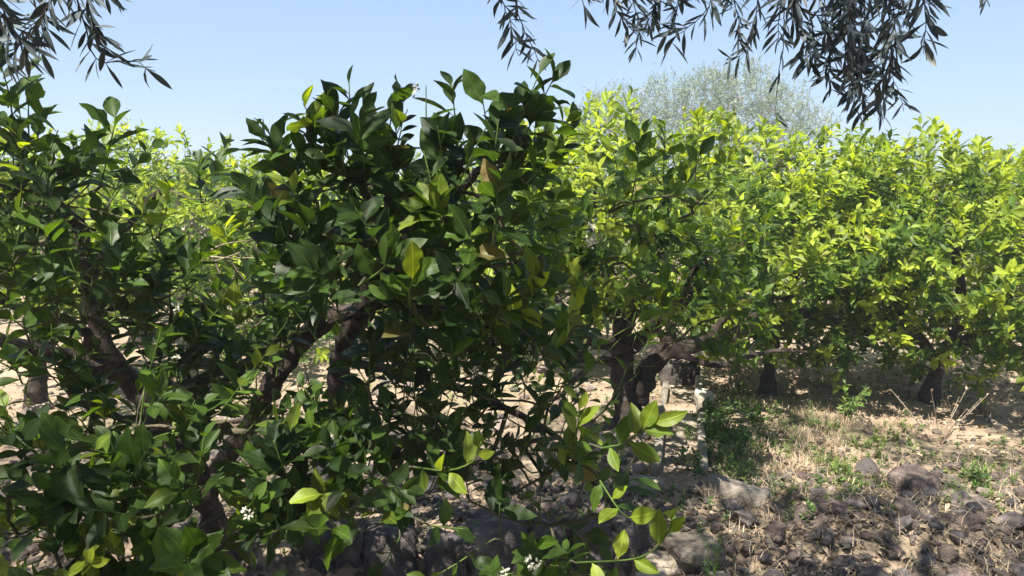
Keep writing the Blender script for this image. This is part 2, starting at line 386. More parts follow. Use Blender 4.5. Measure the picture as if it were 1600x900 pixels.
# ------------------------------------------------------------------ tree growth
class Tree:
    def __init__(s, limbs, seed):
        """limbs: list of [(x,y,z,r), ...]; the first is the trunk"""
        s.rg = np.random.default_rng(seed)
        s.limbs = [spline(l, 0.04) for l in limbs]
        for L in s.limbs:
            k = len(L)
            wob = np.cumsum(s.rg.normal(0, 0.006, (k, 3)), 0); wob -= np.linspace(0, 1, k)[:, None] * wob[-1]
            L[:, :3] += wob * min(1, 0.05 / max(L[0, 3], .01) + 0.4)
            tt = np.arange(k) * .04; ph = s.rg.uniform(0, 6, 3)
            L[:, 3] *= 1 + s.rg.normal(0, 0.03, k) + .09 * np.sin(tt * 23 + ph[0]) * np.sin(tt * 7 + ph[1]) + .06 * np.sin(tt * 41 + ph[2])
        s.pos = np.vstack([L[:, :3] for L in s.limbs]); s.lim = np.concatenate([L[:, 3] for L in s.limbs])
        s.cnt = np.zeros(len(s.pos)); s.par = np.full(len(s.pos), -1)
        s.paths = []
    def grow(s, tips, step=0.08, up=0.35):
        tips = np.asarray(tips)
        if not len(tips): return np.zeros((0, 3)), np.zeros((0, 3))
        D = np.linalg.norm(tips[:, None] - s.pos[None], axis=2).min(1)
        order = np.argsort(D)
        cap = len(s.pos) + len(tips) * 40
        pos = np.zeros((cap, 3)); n = len(s.pos); pos[:n] = s.pos
        par = np.full(cap, -1); par[:n] = s.par; lim = np.full(cap, 0.02); lim[:n] = s.lim
        dirs = np.zeros_like(tips)
        for ti in order:
            tip = tips[ti]
            q = pos[:n] - tip
            d = np.sqrt((q * q).sum(1)) + 0.6 * np.clip(q[:, 2], 0, 9)
            i = int(d.argmin()); a = pos[i]; dist = np.linalg.norm(tip - a)
            m = max(2, min(36, int(np.ceil(dist / step))))
            mid = (a + tip) / 2 + np.array([0, 0, -0.12 * dist * up]) + s.rg.normal(0, 0.07 * dist, 3)
            t = np.linspace(0, 1, m + 1)[:, None]
            path = (1 - t) ** 2 * a + 2 * t * (1 - t) * mid + t * t * tip
            path[1:-1] += s.rg.normal(0, 0.004 + 0.01 * dist, (m - 1, 3))
            ids = [i] + list(range(n, n + m))
            pos[n:n + m] = path[1:]; par[n] = i; par[n + 1:n + m] = np.arange(n, n + m - 1)
            s.paths.append(ids); n += m
            dirs[ti] = norm(path[-1] - path[-2])
        s.pos, s.par, s.lim = pos[:n].copy(), par[:n].copy(), lim[:n].copy()
        # pipe model
        cnt = np.zeros(n); haschild = np.zeros(n, bool); haschild[s.par[s.par >= 0]] = True
        cnt[~haschild] = 1
        for k in range(n - 1, -1, -1):
            if s.par[k] >= 0: cnt[s.par[k]] += cnt[k]
        s.cnt = np.maximum(cnt, 1)
        return tips, dirs
    def twig_items(s, r0=0.0022, rmax=0.03, sides=5):
        items = []
        for ids in s.paths:
            r = np.minimum(r0 * s.cnt[ids] ** 0.52, rmax); r[0] = r[1]
            sd = 8 if r[0] > 0.012 else sides
            items.append((s.pos[ids], r, sd))
        return items

def lobe_points(lobes, rg, dens):
    """lobes: (px, py, depth, radius px, depth radius m, weight)"""
    out = []
    for (px, py, d, rp, rd, wt) in lobes:
        n = max(1, int(round(dens * wt * (rp / 100) ** 2)))
        v = norm(rg.normal(size=(n, 3))) * (rg.uniform(0.12, 1, (n, 1)) ** 0.45)
        for a in v: out.append(at(px + a[0] * rp, py + a[1] * rp, d + a[2] * rd))
    return np.array(out)

LEAF_VARIANTS = []
for k in range(14):
    r = np.random.default_rng(50 + k)
    LEAF_VARIANTS.append(leaf_template(10, 5, r.uniform(0.40, 0.54), r.uniform(0.38, 0.50), r.uniform(0.05, 0.75), r.uniform(-0.1, 0.75), r.uniform(.1, .3), 0.09, r.uniform(0, 6), r.normal(0, 0.45)))
LEAF_MESH = [mesh_np('citrus_leaf', v, f, M_leaf_o, True, uv=u) for v, f, u in LEAF_VARIANTS]
T_NEAR = leaf_template(7, 3, 0.46, 0.48, 0.35, 0.3, 0.0, 0.09)
T_MID = leaf_template(5, 3, 0.40, 0.48, 0.4, 0.3, 0.0, 0.07)
T_FAR = diamond(0.46)
T_OLV = leaf_template(6, 3, 0.15, 0.5, 0.3, 0.15, 0.0, 0.05)
T_OLV2 = diamond2(0.19)
OLV_VAR = []
for k in range(5):
    r = np.random.default_rng(80 + k)
    OLV_VAR.append(leaf_template(8, 3, r.uniform(0.12, 0.19), 0.5, r.uniform(0.1, 0.8), r.uniform(-0.6, 0.9), 0.15, 0.06, r.uniform(0, 6), r.normal(0, 0.5)))
OLV_MESH = [mesh_np('narrow_leaf', v, f, M_olive_o, True, uv=u) for v, f, u in OLV_VAR]

def split_leaves(root, data, meshes, tmpl, mat, nparts, name='foliage', leafname='leaf', rootloc=None):
    """the leaves that show largest become parts of their own, the rest one mesh"""
    P, L, N, S, T = data
    u, v, d = project(P + L * S[:, None] * 0.5)
    vis = (d > 0.2) & (u > -20) & (u < 1620) & (v > -20) & (v < 920)
    Lf, B, Nf = frames(L, N)
    view = norm(P - np.array([0, 0, CAM_H]))
    facing = 0.35 + np.abs((Nf * view).sum(1))
    score = np.where(vis, S / np.maximum(d, 0.2) ** 1.5 * facing, 0)
    order = np.argsort(-score)
    top = order[:nparts]; top = top[score[top] > 0]
    rest = np.setdiff1d(np.arange(len(P)), top)
    off = np.array(root.location)
    for i in top:
        M = Matrix(((Lf[i, 0], B[i, 0], Nf[i, 0], P[i, 0] - off[0]), (Lf[i, 1], B[i, 1], Nf[i, 1], P[i, 1] - off[1]), (Lf[i, 2], B[i, 2], Nf[i, 2], P[i, 2] - off[2]), (0, 0, 0, 1)))
        o = bpy.data.objects.new(leafname, meshes[int(i) % len(meshes)]); COL.objects.link(o)
        o.parent = root; o.matrix_local = M @ Matrix.Scale(float(S[i]), 4)
        o.color = (float(T[i, 0]), float(T[i, 1]), float(T[i, 2]), 1)
    if len(rest):
        me = bulk_leaves(name, tmpl, P[rest] - off, L[rest], N[rest], S[rest], T[rest], mat)
        o = new_obj(name, me, root); tag(o, kind='stuff')

GAPS = [((580, 478), (425, 610), 32, 3.0, .85), ((332, 720), (338, 865), 34, 3.0, .85), ((135, 420), (165, 565), 22, 2.5, .75), ((200, 590), (285, 710), 26, 2.8, .7), ((0, 530), (150, 565), 20, 2.6, .6),
        ((975, 510), (982, 600), 34, 4.5, .8), ((1010, 590), (1080, 540), 26, 4.5, .7), ((1075, 620), (1068, 750), 55, 4.0, .9), ((1000, 610), (985, 610), 40, 4.5, .7),
        ((30, 640), (110, 665), 45, 3.5, 0.33), ((640, 640), (700, 600), 50, 3.5, 0.30), ((700, 560), (860, 620), 55, 3.5, 0.30), ((820, 660), (900, 640), 50, 3.2, 0.30), ((600, 790), (760, 800), 55, 2.9, 0.38), ((690, 860), (760, 860), 60, 2.9, 0.40), ((520, 850), (620, 850), 40, 2.9, 0.35),
        ((30, 860), (90, 870), 45, 3, 0.35), ((290, 590), (330, 560), 30, 3, 0.25), ((90, 790), (60, 770), 30, 3, 0.25), ((860, 760), (1000, 770), 45, 3, 0.35), ((650, 100), (655, 225), 24, 3, 1.0), ((735, 160), (738, 200), 16, 3, 0.95), ((590, 120), (598, 170), 14, 3, 0.90), ((395, 200), (425, 330), 24, 3, 0.30),
        ((20, 330), (120, 400), 40, 3, 0.17), ((905, 190), (900, 240), 24, 3, 0.30)]
def cut_gaps(P, rg, least=0.0):
    u, v, d = project(P); drop = np.zeros(len(P), bool)
    for (a, b, r, dm, pr) in GAPS:
        if pr < least: continue
        a, b = np.array(a, float), np.array(b, float); q = np.stack([u, v], 1) - a; ab = b - a
        t = np.clip(q @ ab / (ab @ ab), 0, 1)
        dist = np.linalg.norm(q - t[:, None] * ab, axis=1)
        drop |= (dist < r * rg.uniform(.7, 1.2, len(P))) & (d < dm) & (rg.uniform(size=len(P)) < pr)
    return ~drop
def citrus(name, limbs, seed, lobes, dens, size, nleaf, young, label, nparts=300, tmpl=T_NEAR, mat=None, extra=None, side=0.0, droop=0.15, group=None, r0=0.0022, len_=(0.12, 0.24), up=0.55, sides_trunk=20):
    T = Tree(limbs, seed); rg = T.rg
    base = T.limbs[0][0, :3].copy(); base[2] = gz(base[0], base[1]) - 0.02
    root = empty('citrus_tree', base); tag(root, label, 'tree', group)
    tips = lobe_points(lobes, rg, dens)
    tips[:, 2] -= 0.45 * np.mean(len_) + 0.3 * size[1]
    tips = tips[tips[:, 2] > 0.10]
    tips = tips[cut_gaps(tips + np.array([0, 0, .05]), rg, .85)]
    tips, dirs = T.grow(tips)
    cen = tips.mean(0)
    out = norm(tips - (cen * np.array([1, 1, 0.7])))
    d = norm(dirs * 0.6 + np.array([0, 0, up]) + out * 0.5 + rg.normal(0, 0.22, tips.shape))
    n = len(tips)
    length = rg.uniform(*len_, n)
    hz = np.clip((tips[:, 2] - tips[:, 2].min()) / np.ptp(tips[:, 2]), 0, 1)
    yg = np.clip(rg.beta(.8, 1.8, n) * young[1] + young[0] + young[2] * hz * rg.uniform(.1, 1.2, n), 0, 1)  # leaf youth; also set per tree to put sun and shade into colour
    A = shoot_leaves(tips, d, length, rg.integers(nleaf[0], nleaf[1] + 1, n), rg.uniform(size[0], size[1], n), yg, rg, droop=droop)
    sets = [A]
    if side > 0:                                                        # side shoots along the outer twigs
        sp, sd = [], []
        for ids in T.paths:
            for k in ids[len(ids) // 3 + 1:-1]:
                if rg.uniform() < side: sp.append(T.pos[k]); sd.append(norm(norm(T.pos[k] - cen) + rg.normal(0, 0.5, 3) + np.array([0, 0, 0.3])))
        if sp:
            sp = np.array(sp); sd = np.array(sd); m = len(sp)
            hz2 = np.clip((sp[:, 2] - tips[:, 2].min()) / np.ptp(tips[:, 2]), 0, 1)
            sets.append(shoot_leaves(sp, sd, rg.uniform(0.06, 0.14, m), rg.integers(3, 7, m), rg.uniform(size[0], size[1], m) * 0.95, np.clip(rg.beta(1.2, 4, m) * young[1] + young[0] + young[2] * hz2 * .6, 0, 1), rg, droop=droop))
    items = T.twig_items(r0=r0)
    green = [(np.array([tips[i], tips[i] + d[i] * length[i] * 0.5 + rg.normal(0, 0.003, 3), tips[i] + d[i] * length[i]]), np.array([0.0022, 0.0019, 0.0012]), 4) for i in range(n)]
    hero_leaf = []
    if extra:
        for (pts, r, nl, sz, yv, dr) in extra:                          # single sprays one can point at
            sp = spline([(*p, 0) for p in pts], 0.03)[:, :3]
            sp[:, 2] -= .35 * sz if dr < 0 else 0
            q = np.linalg.norm(T.pos - sp[0], axis=1); j = int(q.argmin())
            a = T.pos[j]; m1 = (a + sp[0]) / 2 + np.array([0, 0, 0.03])
            t = np.linspace(0, 1, 7)[:, None]
            con = (1 - t) ** 2 * a + 2 * t * (1 - t) * m1 + t * t * sp[0]
            items.append((con, np.linspace(r * 1.5, r, 7), 6))
            green.append((sp, np.linspace(r, r * 0.5, len(sp)), 6))
            m = nl; f = (np.arange(m) + 0.7) / m; f = f ** 0.8
            k = np.clip((f * (len(sp) - 1)).astype(int), 1, len(sp) - 1)
            P = sp[k]; dd = norm(sp[k] - sp[k - 1])
            view = norm(P - np.array([0, 0, CAM_H]))
            aside = norm(np.cross(dd, view)) * np.where(np.arange(m) % 2, 1, -1)[:, None]
            Lv = norm(dd * (0.35 + 0.9 * f[:, None] ** 2) + aside * (1 - 0.55 * f[:, None] ** 2) + rg.normal(0, 0.22, (m, 3)))
            Lv[:, 2] -= dr; Lv = norm(Lv)
            Nv = norm(-view * 0.8 + np.array([0, 0, 0.35]) + rg.normal(0, 0.35, (m, 3)))
            hero_leaf.append((P, Lv, Nv, np.full(m, sz * .84) * rg.uniform(0.65, 1.15, m), np.stack([np.clip(yv * .88 + rg.normal(0, 0.12, m), 0, 1), rg.uniform(0.3, 1, m), np.zeros(m)], 1)))
    body = cat(*sets)
    kp = cut_gaps(body[0] + body[1] * body[3][:, None] * .5, rg); body = [a[kp] for a in body]
    data = cat(*([body] + hero_leaf))
    keep = data[0][:, 2] > 0.06
    data = [a[keep] for a in data]
    # trunk and limbs
    off = base
    for li, Lm in enumerate(T.limbs):
        p = Lm[:, :3] - off; r = Lm[:, 3].copy()
        if li == 0:
            fl = np.clip(1 - np.linspace(0, len(r) * 0.04, len(r)) / 0.25, 0, 1); r = r * (1 + 0.55 * fl ** 2)
            p[0, 2] -= 0.06
        new_obj('trunk' if li == 0 else 'limb', tubes_mesh('trunk' if li == 0 else 'limb', [(p, r, sides_trunk)], M_bark, 0.10, rg), root)
    me = tubes_mesh('twigs', [(p - off, r, s) for p, r, s in items], M_twig)
    tag(new_obj('twigs', me, root), kind='stuff')
    me = tubes_mesh('green_shoots', [(p - off, r, s) for p, r, s in green], M_greentwig)
    tag(new_obj('green_shoots', me, root), kind='stuff')
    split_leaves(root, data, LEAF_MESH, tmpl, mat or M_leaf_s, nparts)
    return root, T

def L4(*a):
    """limb from (px,py,depth,radius)"""
    return [(*at(px, py, d), r) for px, py, d, r in a]

# ---- nearest left tree
lobes1 = [(10, 180, 1.9, 55, .25, 1.30), (60, 270, 1.95, 85, .3, 1.20), (-40, 300, 1.9, 90, .3, 1.00), (180, 320, 2.1, 80, .25, 1.00), (140, 230, 2.0, 35, .2, 1.00), (80, 400, 2.0, 120, .35, 1.10),
          (210, 420, 2.1, 90, .3, 1.00), (310, 260, 2.3, 28, .1, 1.80), (330, 480, 2.3, 100, .3, 1.10), (60, 590, 2.0, 110, .3, 1.10), (190, 600, 2.0, 100, .3, 1.19),
          (230, 720, 1.9, 110, .3, 1.53), (70, 720, 1.8, 90, .3, 1.53), (350, 640, 2.1, 100, .3, 1.10), (380, 750, 1.9, 70, .25, 1.19), (110, 830, 1.8, 90, .25, 1.36), (300, 880, 1.7, 70, .2, 1.70), (440, 440, 2.4, 60, .25, 1.19), (390, 340, 2.6, 60, .25, 0.50)]
limbs1 = [L4((338, 868, 3.15, .052), (330, 800, 3.1, .050), (312, 735, 3.0, .047), (262, 650, 2.9, .044), (200, 585, 2.8, .040), (110, 555, 2.7, .034), (20, 535, 2.6, .028), (-90, 500, 2.5, .02)),
          L4((322, 770, 3.05, .045), (375, 690, 3.0, .038), (430, 600, 2.9, .038), (500, 520, 2.8, .036), (575, 482, 2.7, .031), (640, 430, 2.5, .03), (690, 360, 2.3, .02)),
          L4((200, 585, 2.8, .032), (165, 540, 2.7, .030), (140, 450, 2.6, .027), (125, 370, 2.4, .02), (60, 270, 2.2, .012)),
          L4((140, 450, 2.6, .018), (200, 370, 2.5, .014), (250, 300, 2.4, .010)),
          L4((262, 880, 3.0, .035), (255, 760, 2.9, .028), (250, 640, 2.8, .022), (300, 560, 2.6, .014)),
          L4((150, 570, 2.75, .02), (120, 500, 2.6, .018), (20, 470, 2.5, .014), (-60, 380, 2.3, .01))]
hero1 = [([at(215, 350, 1.75), at(232, 318, 1.7)], .0018, 3, .085, .75, .0),
         ([at(400, 830, 1.75), at(395, 770, 1.7)], .0022, 5, .085, .62, .0),
         ([at(170, 780, 1.75), at(215, 730, 1.7), at(235, 690, 1.65)], .003, 7, .11, .3, .1),
         ([at(270, 910, 1.6), at(300, 880, 1.55), at(330, 850, 1.5)], .003, 8, .12, .3, .15)]
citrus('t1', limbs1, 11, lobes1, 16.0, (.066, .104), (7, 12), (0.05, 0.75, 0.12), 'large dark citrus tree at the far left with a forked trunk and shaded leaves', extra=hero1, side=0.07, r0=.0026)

# ---- nearest middle tree
lobes2 = [(490, 212, 1.8, 42, .15, 1.80), (552, 205, 1.75, 50, .15, 1.70), (615, 205, 1.8, 34, .15, 1.4), (705, 205, 1.8, 44, .15, 1.6), (790, 185, 1.75, 50, .15, 1.70), (850, 225, 1.9, 28, .1, 1.20),
          (550, 280, 1.85, 80, .25, 1.2), (730, 280, 1.85, 85, .25, 1.2), (650, 320, 1.95, 60, .2, 1.0), (520, 370, 2.0, 100, .3, 1.10), (650, 390, 1.9, 110, .3, 1.20), (790, 330, 2.1, 75, .3, .70), (770, 440, 2.1, 100, .3, 1.53),
          (560, 480, 2.2, 90, .3, 1.36), (660, 540, 2.2, 90, .3, 1.02), (800, 560, 2.3, 90, .3, 0.85), (520, 620, 2.1, 80, .3, 1.19), (690, 650, 2.2, 80, .3, 0.85), (560, 720, 1.9, 60, .2, 1.36),
          (850, 480, 2.3, 80, .3, 1.02), (470, 700, 1.9, 60, .2, 1.36), (640, 740, 2.0, 50, .2, 0.85), (470, 280, 2.0, 50, .2, 1.00), (800, 840, 2.0, 80, .2, 0.59), (760, 880, 2.0, 40, .1, 0.85), (880, 850, 2.1, 50, .1, 1.19), (740, 600, 2.4, 110, .3, .8), (610, 600, 2.6, 100, .3, .8), (860, 650, 2.3, 60, .2, .8), (420, 560, 2.5, 90, .3, 1.1), (700, 560, 2.7, 120, .4, 1.2), (640, 500, 2.4, 90, .3, .7), (760, 520, 2.4, 80, .3, .8), (470, 520, 2.4, 80, .3, .8), (560, 660, 2.4, 100, .3, 1.0), (820, 700, 2.4, 80, .3, .9), (930, 590, 2.8, 60, .3, .9), (660, 720, 2.2, 80, .3, .7), (900, 780, 2.3, 70, .25, .7)]
limbs2 = [L4((532, 765, 3.6, .05), (533, 650, 3.4, .045), (545, 545, 3.1, .042), (580, 475, 2.8, .038), (610, 390, 2.5, .028), (600, 280, 2.2, .016), (560, 200, 1.95, .008)),
          L4((580, 475, 2.8, .028), (680, 470, 2.7, .022), (770, 455, 2.6, .017), (850, 400, 2.5, .011)),
          L4((610, 390, 2.5, .02), (690, 320, 2.3, .015), (760, 250, 2.1, .010), (790, 190, 1.9, .006)),
          L4((545, 560, 3.15, .02), (640, 590, 2.9, .016), (760, 620, 2.7, .013), (880, 690, 2.5, .009), (960, 800, 2.2, .006)),
          L4((545, 600, 3.2, .02), (500, 640, 2.8, .014), (470, 700, 2.3, .009)),
          L4((680, 470, 2.7, .014), (780, 520, 2.6, .012), (900, 530, 2.6, .008))]
hero2 = [([at(760, 480, 1.9), at(800, 470, 1.85), at(832, 440, 1.8), at(838, 395, 1.75)], .003, 6, .095, .8, -.1),
         ([at(650, 730, 1.9), at(700, 735, 1.8), at(740, 720, 1.75), at(752, 690, 1.7)], .003, 6, .095, .72, .15),
         ([at(860, 700, 2.0), at(895, 690, 2.0), at(905, 640, 1.95), at(900, 610, 1.95)], .003, 8, .095, .7, 0),
         ([at(940, 700, 1.95), at(980, 690, 1.9), at(1030, 650, 1.85)], .003, 7, .10, .65, .05),
         ([at(900, 860, 2.0), at(1000, 850, 1.85), at(1045, 810, 1.8), at(1050, 780, 1.75)], .003, 6, .10, .78, -.1),
         ([at(930, 740, 2.1), at(970, 800, 1.9), at(990, 810, 1.85)], .003, 4, .095, .75, .0),
         ([at(520, 260, 1.75), at(545, 225, 1.7), at(560, 200, 1.65), at(565, 180, 1.62)], .003, 7, .105, .08, -.15),
         ([at(470, 230, 1.8), at(490, 200, 1.75), at(500, 165, 1.7)], .003, 8, .08, .25, -.15),
         ([at(620, 220, 1.8), at(628, 180, 1.78), at(630, 130, 1.75)], .002, 8, .055, .1, -.2),
         ([at(690, 250, 1.75), at(695, 210, 1.7), at(692, 180, 1.68)], .003, 7, .11, .05, -.2),
         ([at(770, 250, 1.75), at(778, 200, 1.7), at(785, 160, 1.68)], .003, 8, .10, .05, -.1),
         ([at(835, 215, 1.8), at(836, 180, 1.75), at(838, 155, 1.72)], .002, 4, .085, .2, -.2),
         ([at(560, 420, 1.6), at(600, 390, 1.55), at(620, 350, 1.5)], .003, 6, .105, .4, -.1),
         ([at(640, 450, 1.6), at(640, 420, 1.55), at(650, 400, 1.52)], .003, 4, .11, .45, -.2)]
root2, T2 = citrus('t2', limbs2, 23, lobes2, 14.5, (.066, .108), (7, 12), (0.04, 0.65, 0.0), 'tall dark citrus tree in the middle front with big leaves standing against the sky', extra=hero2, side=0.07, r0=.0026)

# ---- shaded tree by the channel
lobes3 = [(1000, 250, 2.7, 70, .3, 0.66), (930, 320, 2.9, 80, .35, 0.61), (1050, 320, 3.0, 80, .35, 0.61), (1100, 240, 3.1, 40, .2, 1.00), (950, 410, 3.2, 90, .4, 1.20), (1060, 420, 3.4, 100, .45, 1.20),
          (870, 380, 3.0, 70, .35, 0.90), (900, 470, 3.4, 70, .4, 0.80), (1120, 460, 3.7, 80, .4, 0.80), (980, 480, 3.6, 80, .4, 0.90), (880, 550, 3.6, 70, .4, 0.50), (1160, 380, 3.8, 80, .4, 0.80), (1080, 490, 4.2, 40, .3, 0.80), (1150, 500, 4.3, 35, .3, 0.70), (1030, 520, 4.3, 30, .2, 0.50)]
limbs3 = [L4((985, 672, 4.75, .080), (980, 610, 4.7, .074), (975, 540, 4.6, .070), (982, 480, 4.4, .06), (1000, 400, 4.0, .035), (1010, 300, 3.4, .015)),
          L4((990, 640, 4.72, .085), (1012, 588, 4.7, .066), (1045, 556, 4.65, .062), (1095, 538, 4.6, .046), (1150, 526, 4.6, .040), (1180, 495, 4.55, .032), (1205, 450, 4.7, .022), (1215, 400, 4.8, .01)),
          L4((978, 545, 4.6, .055), (935, 520, 4.3, .035), (880, 500, 4.0, .022), (840, 440, 3.6, .012)),
          L4((985, 540, 4.6, .06), (1020, 505, 4.4, .04), (1060, 470, 4.1, .028), (1100, 400, 3.8, .015)),
          L4((975, 520, 4.5, .04), (950, 450, 4.1, .028), (930, 360, 3.5, .014)),
          L4((1045, 552, 4.65, .04), (1055, 500, 4.5, .03), (1085, 450, 4.3, .02), (1060, 360, 3.9, .012)),
          L4((1095, 538, 4.6, .03), (1130, 500, 4.5, .022), (1150, 450, 4.4, .015), (1160, 380, 4.2, .008)),
          L4((1060, 552, 4.6, .025), (1120, 560, 4.5, .018), (1190, 545, 4.5, .013), (1260, 550, 4.6, .008)),
          L4((1020, 575, 4.7, .03), (1030, 530, 4.6, .022), (1010, 480, 4.5, .016), (1040, 430, 4.3, .01)),
          L4((978, 570, 4.65, .035), (930, 560, 4.5, .025), (890, 600, 4.2, .016), (830, 640, 3.9, .01))]
hero3 = [([at(985, 300, 2.3), at(995, 250, 2.25), at(1000, 190, 2.2)], .003, 6, .10, .12, -.1),
         ([at(1060, 290, 2.4), at(1085, 250, 2.35), at(1095, 215, 2.3)], .003, 5, .095, .12, -.1)]
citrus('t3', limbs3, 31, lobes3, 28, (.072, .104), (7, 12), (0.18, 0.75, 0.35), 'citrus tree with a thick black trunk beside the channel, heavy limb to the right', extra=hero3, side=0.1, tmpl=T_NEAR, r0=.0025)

# ---- sunlit trees on the right and behind
lobes4 = [(1120, 330, 5.1, 80, .5, 1.1), (1220, 290, 5.2, 80, .5, 1.1), (1130, 230, 5.6, 55, .4, 1.1), (1200, 225, 5.5, 50, .4, 1.0), (1300, 290, 5.2, 70, .5, 1.1), (1230, 390, 5.0, 100, .6, 1.1), (1330, 390, 5.0, 90, .6, 1.0),
          (1120, 440, 5.2, 80, .6, 1.0), (1280, 460, 5.3, 70, .6, .8), (1110, 510, 5.7, 50, .4, .5), (1240, 515, 5.8, 45, .4, .6), (1310, 240, 5.5, 45, .3, 1.0), (1350, 330, 5.3, 70, .5, 1.0), (1180, 500, 5.4, 45, .4, .7), (1300, 500, 5.6, 45, .4, .7), (1340, 240, 5.6, 40, .3, 1.0), (1150, 340, 6.3, 100, .5, .45), (1290, 340, 6.3, 100, .5, .45), (1150, 460, 6.3, 80, .5, .6), (1290, 460, 6.3, 80, .5, .6), (1060, 480, 6.2, 50, .4, .5), (1345, 300, 5.0, 50, .4, .9), (1345, 400, 4.9, 60, .4, .9), (1130, 480, 5.0, 50, .4, .9), (1190, 490, 5.0, 50, .4, .8), (1260, 520, 5.1, 45, .4, .8), (1340, 500, 5.0, 50, .4, .8)]
limbs4 = [L4((1200, 614, 5.55, .050), (1200, 560, 5.5, .045), (1205, 525, 5.5, .042), (1225, 480, 5.4, .04), (1240, 400, 5.3, .025), (1230, 300, 5.2, .012)),
          L4((1210, 505, 5.45, .04), (1265, 495, 5.4, .038), (1305, 510, 5.4, .042), (1340, 522, 5.4, .044), (1385, 505, 5.4, .042), (1402, 475, 5.3, .036), (1420, 420, 5.2, .02)),
          L4((1200, 535, 5.5, .035), (1160, 500, 5.4, .026), (1130, 440, 5.2, .018), (1120, 340, 5.1, .01)),
          L4((1225, 480, 5.4, .03), (1290, 440, 5.3, .022), (1330, 380, 5.1, .014)),
          L4((1180, 470, 5.4, .02), (1230, 462, 5.3, .02), (1330, 462, 5.2, .018), (1420, 455, 5.1, .012))]
citrus('t4', limbs4, 41, lobes4, 92, (.070, .105), (8, 12), (0.28, 0.85, 0.55), 'sunlit citrus tree with a slim straight trunk just right of the channel', side=0.10, tmpl=T_MID, r0=.0021)

lobes5 = [(1450, 250, 5.2, 60, .4, 1.1), (1380, 290, 5.1, 70, .5, 1.1), (1510, 290, 5.1, 70, .5, 1.1), (1580, 330, 5.0, 70, .5, 1.0), (1420, 370, 4.9, 90, .6, 1.1), (1530, 400, 4.8, 90, .6, 1.0), (1400, 450, 5.2, 80, .6, .8),
          (1490, 480, 5.2, 70, .6, .9), (1580, 480, 5.0, 70, .6, .9), (1620, 420, 4.8, 80, .5, .8), (1360, 510, 5.6, 45, .4, .5), (1540, 540, 5.3, 40, .4, .7), (1450, 530, 5.5, 40, .4, .8), (1600, 270, 5.3, 45, .3, 1.0), (1420, 520, 5.0, 40, .4, .7), (1580, 530, 5.0, 40, .4, .8), (1370, 235, 5.3, 35, .3, .9), (1620, 500, 4.6, 60, .4, .8), (1430, 340, 6.2, 100, .5, .45), (1560, 340, 6.2, 100, .5, .45), (1430, 470, 6.3, 80, .5, .7), (1560, 470, 6.3, 80, .5, .7), (1690, 400, 5.6, 120, .6, .7)]
limbs5 = [L4((1448, 632, 5.45, .056), (1456, 590, 5.4, .048), (1480, 550, 5.3, .042), (1500, 490, 5.2, .038), (1490, 400, 5.0, .022), (1460, 300, 5.1, .012)),
          L4((1470, 565, 5.35, .04), (1420, 500, 5.3, .03), (1390, 430, 5.1, .02), (1380, 330, 5.1, .012)),
          L4((1490, 540, 5.3, .04), (1550, 500, 5.1, .03), (1590, 430, 4.9, .02), (1600, 350, 4.9, .01))]
hero5 = [([at(1440, 290, 4.9), at(1443, 240, 4.9), at(1447, 195, 4.9)], .003, 7, .12, .75, -.2),
         ([at(1510, 290, 4.9), at(1517, 260, 4.9), at(1525, 215, 4.9)], .003, 7, .11, .8, -.2),
         ([at(1570, 330, 4.4), at(1590, 310, 4.4)], .003, 5, .12, .75, -.1)]
citrus('t5', limbs5, 53, lobes5, 92, (.070, .105), (8, 12), (0.28, 0.85, 0.55), 'sunlit citrus tree on the right with a short leaning trunk in dry grass', side=0.10, tmpl=T_MID, extra=hero5, r0=.0021)

lobes6 = [(950, 200, 5.9, 55, .4, 1.2), (900, 240, 6.0, 60, .4, 1.1), (1000, 240, 6.0, 60, .4, 1.1), (850, 270, 5.6, 60, .5, 1.3), (920, 300, 5.4, 90, .6, 1.2), (870, 350, 5.6, 60, .5, 1.2), (830, 220, 6.0, 35, .3, 1.0), (1040, 270, 6.0, 60, .5, 1.0), (1070, 210, 6.0, 40, .4, 1.0), (840, 400, 6.1, 90, .6, .9), (960, 420, 6.2, 90, .6, .8), (900, 480, 6.4, 60, .5, .5)]
limbs6 = [L4((905, 560, 6.7, .06), (905, 500, 6.6, .05), (920, 420, 6.4, .035), (930, 300, 6.1, .015)), L4((905, 510, 6.6, .03), (980, 440, 6.3, .022), (1010, 300, 6.1, .012)), L4((905, 500, 6.6, .03), (850, 440, 6.3, .02), (860, 330, 6.1, .01))]
hero6 = [([at(940, 220, 5.7), at(945, 180, 5.7), at(950, 135, 5.7)], .003, 10, .13, .95, -.2), ([at(975, 200, 5.7), at(985, 180, 5.7), at(993, 160, 5.7)], .003, 7, .12, .95, -.2),
         ([at(1090, 220, 5.7), at(1095, 200, 5.7), at(1097, 170, 5.7)], .003, 7, .12, .9, -.2), ([at(880, 240, 5.7), at(885, 210, 5.7), at(888, 170, 5.7)], .003, 8, .12, .9, -.2)]
citrus('t6', limbs6, 61, lobes6, 88, (.075, .110), (8, 12), (0.42, 0.8, 0.5), 'bright yellow-green citrus tree behind the shaded tree by the channel, tallest fresh shoots', side=0.08, tmpl=T_MID, extra=hero6, r0=.0021)

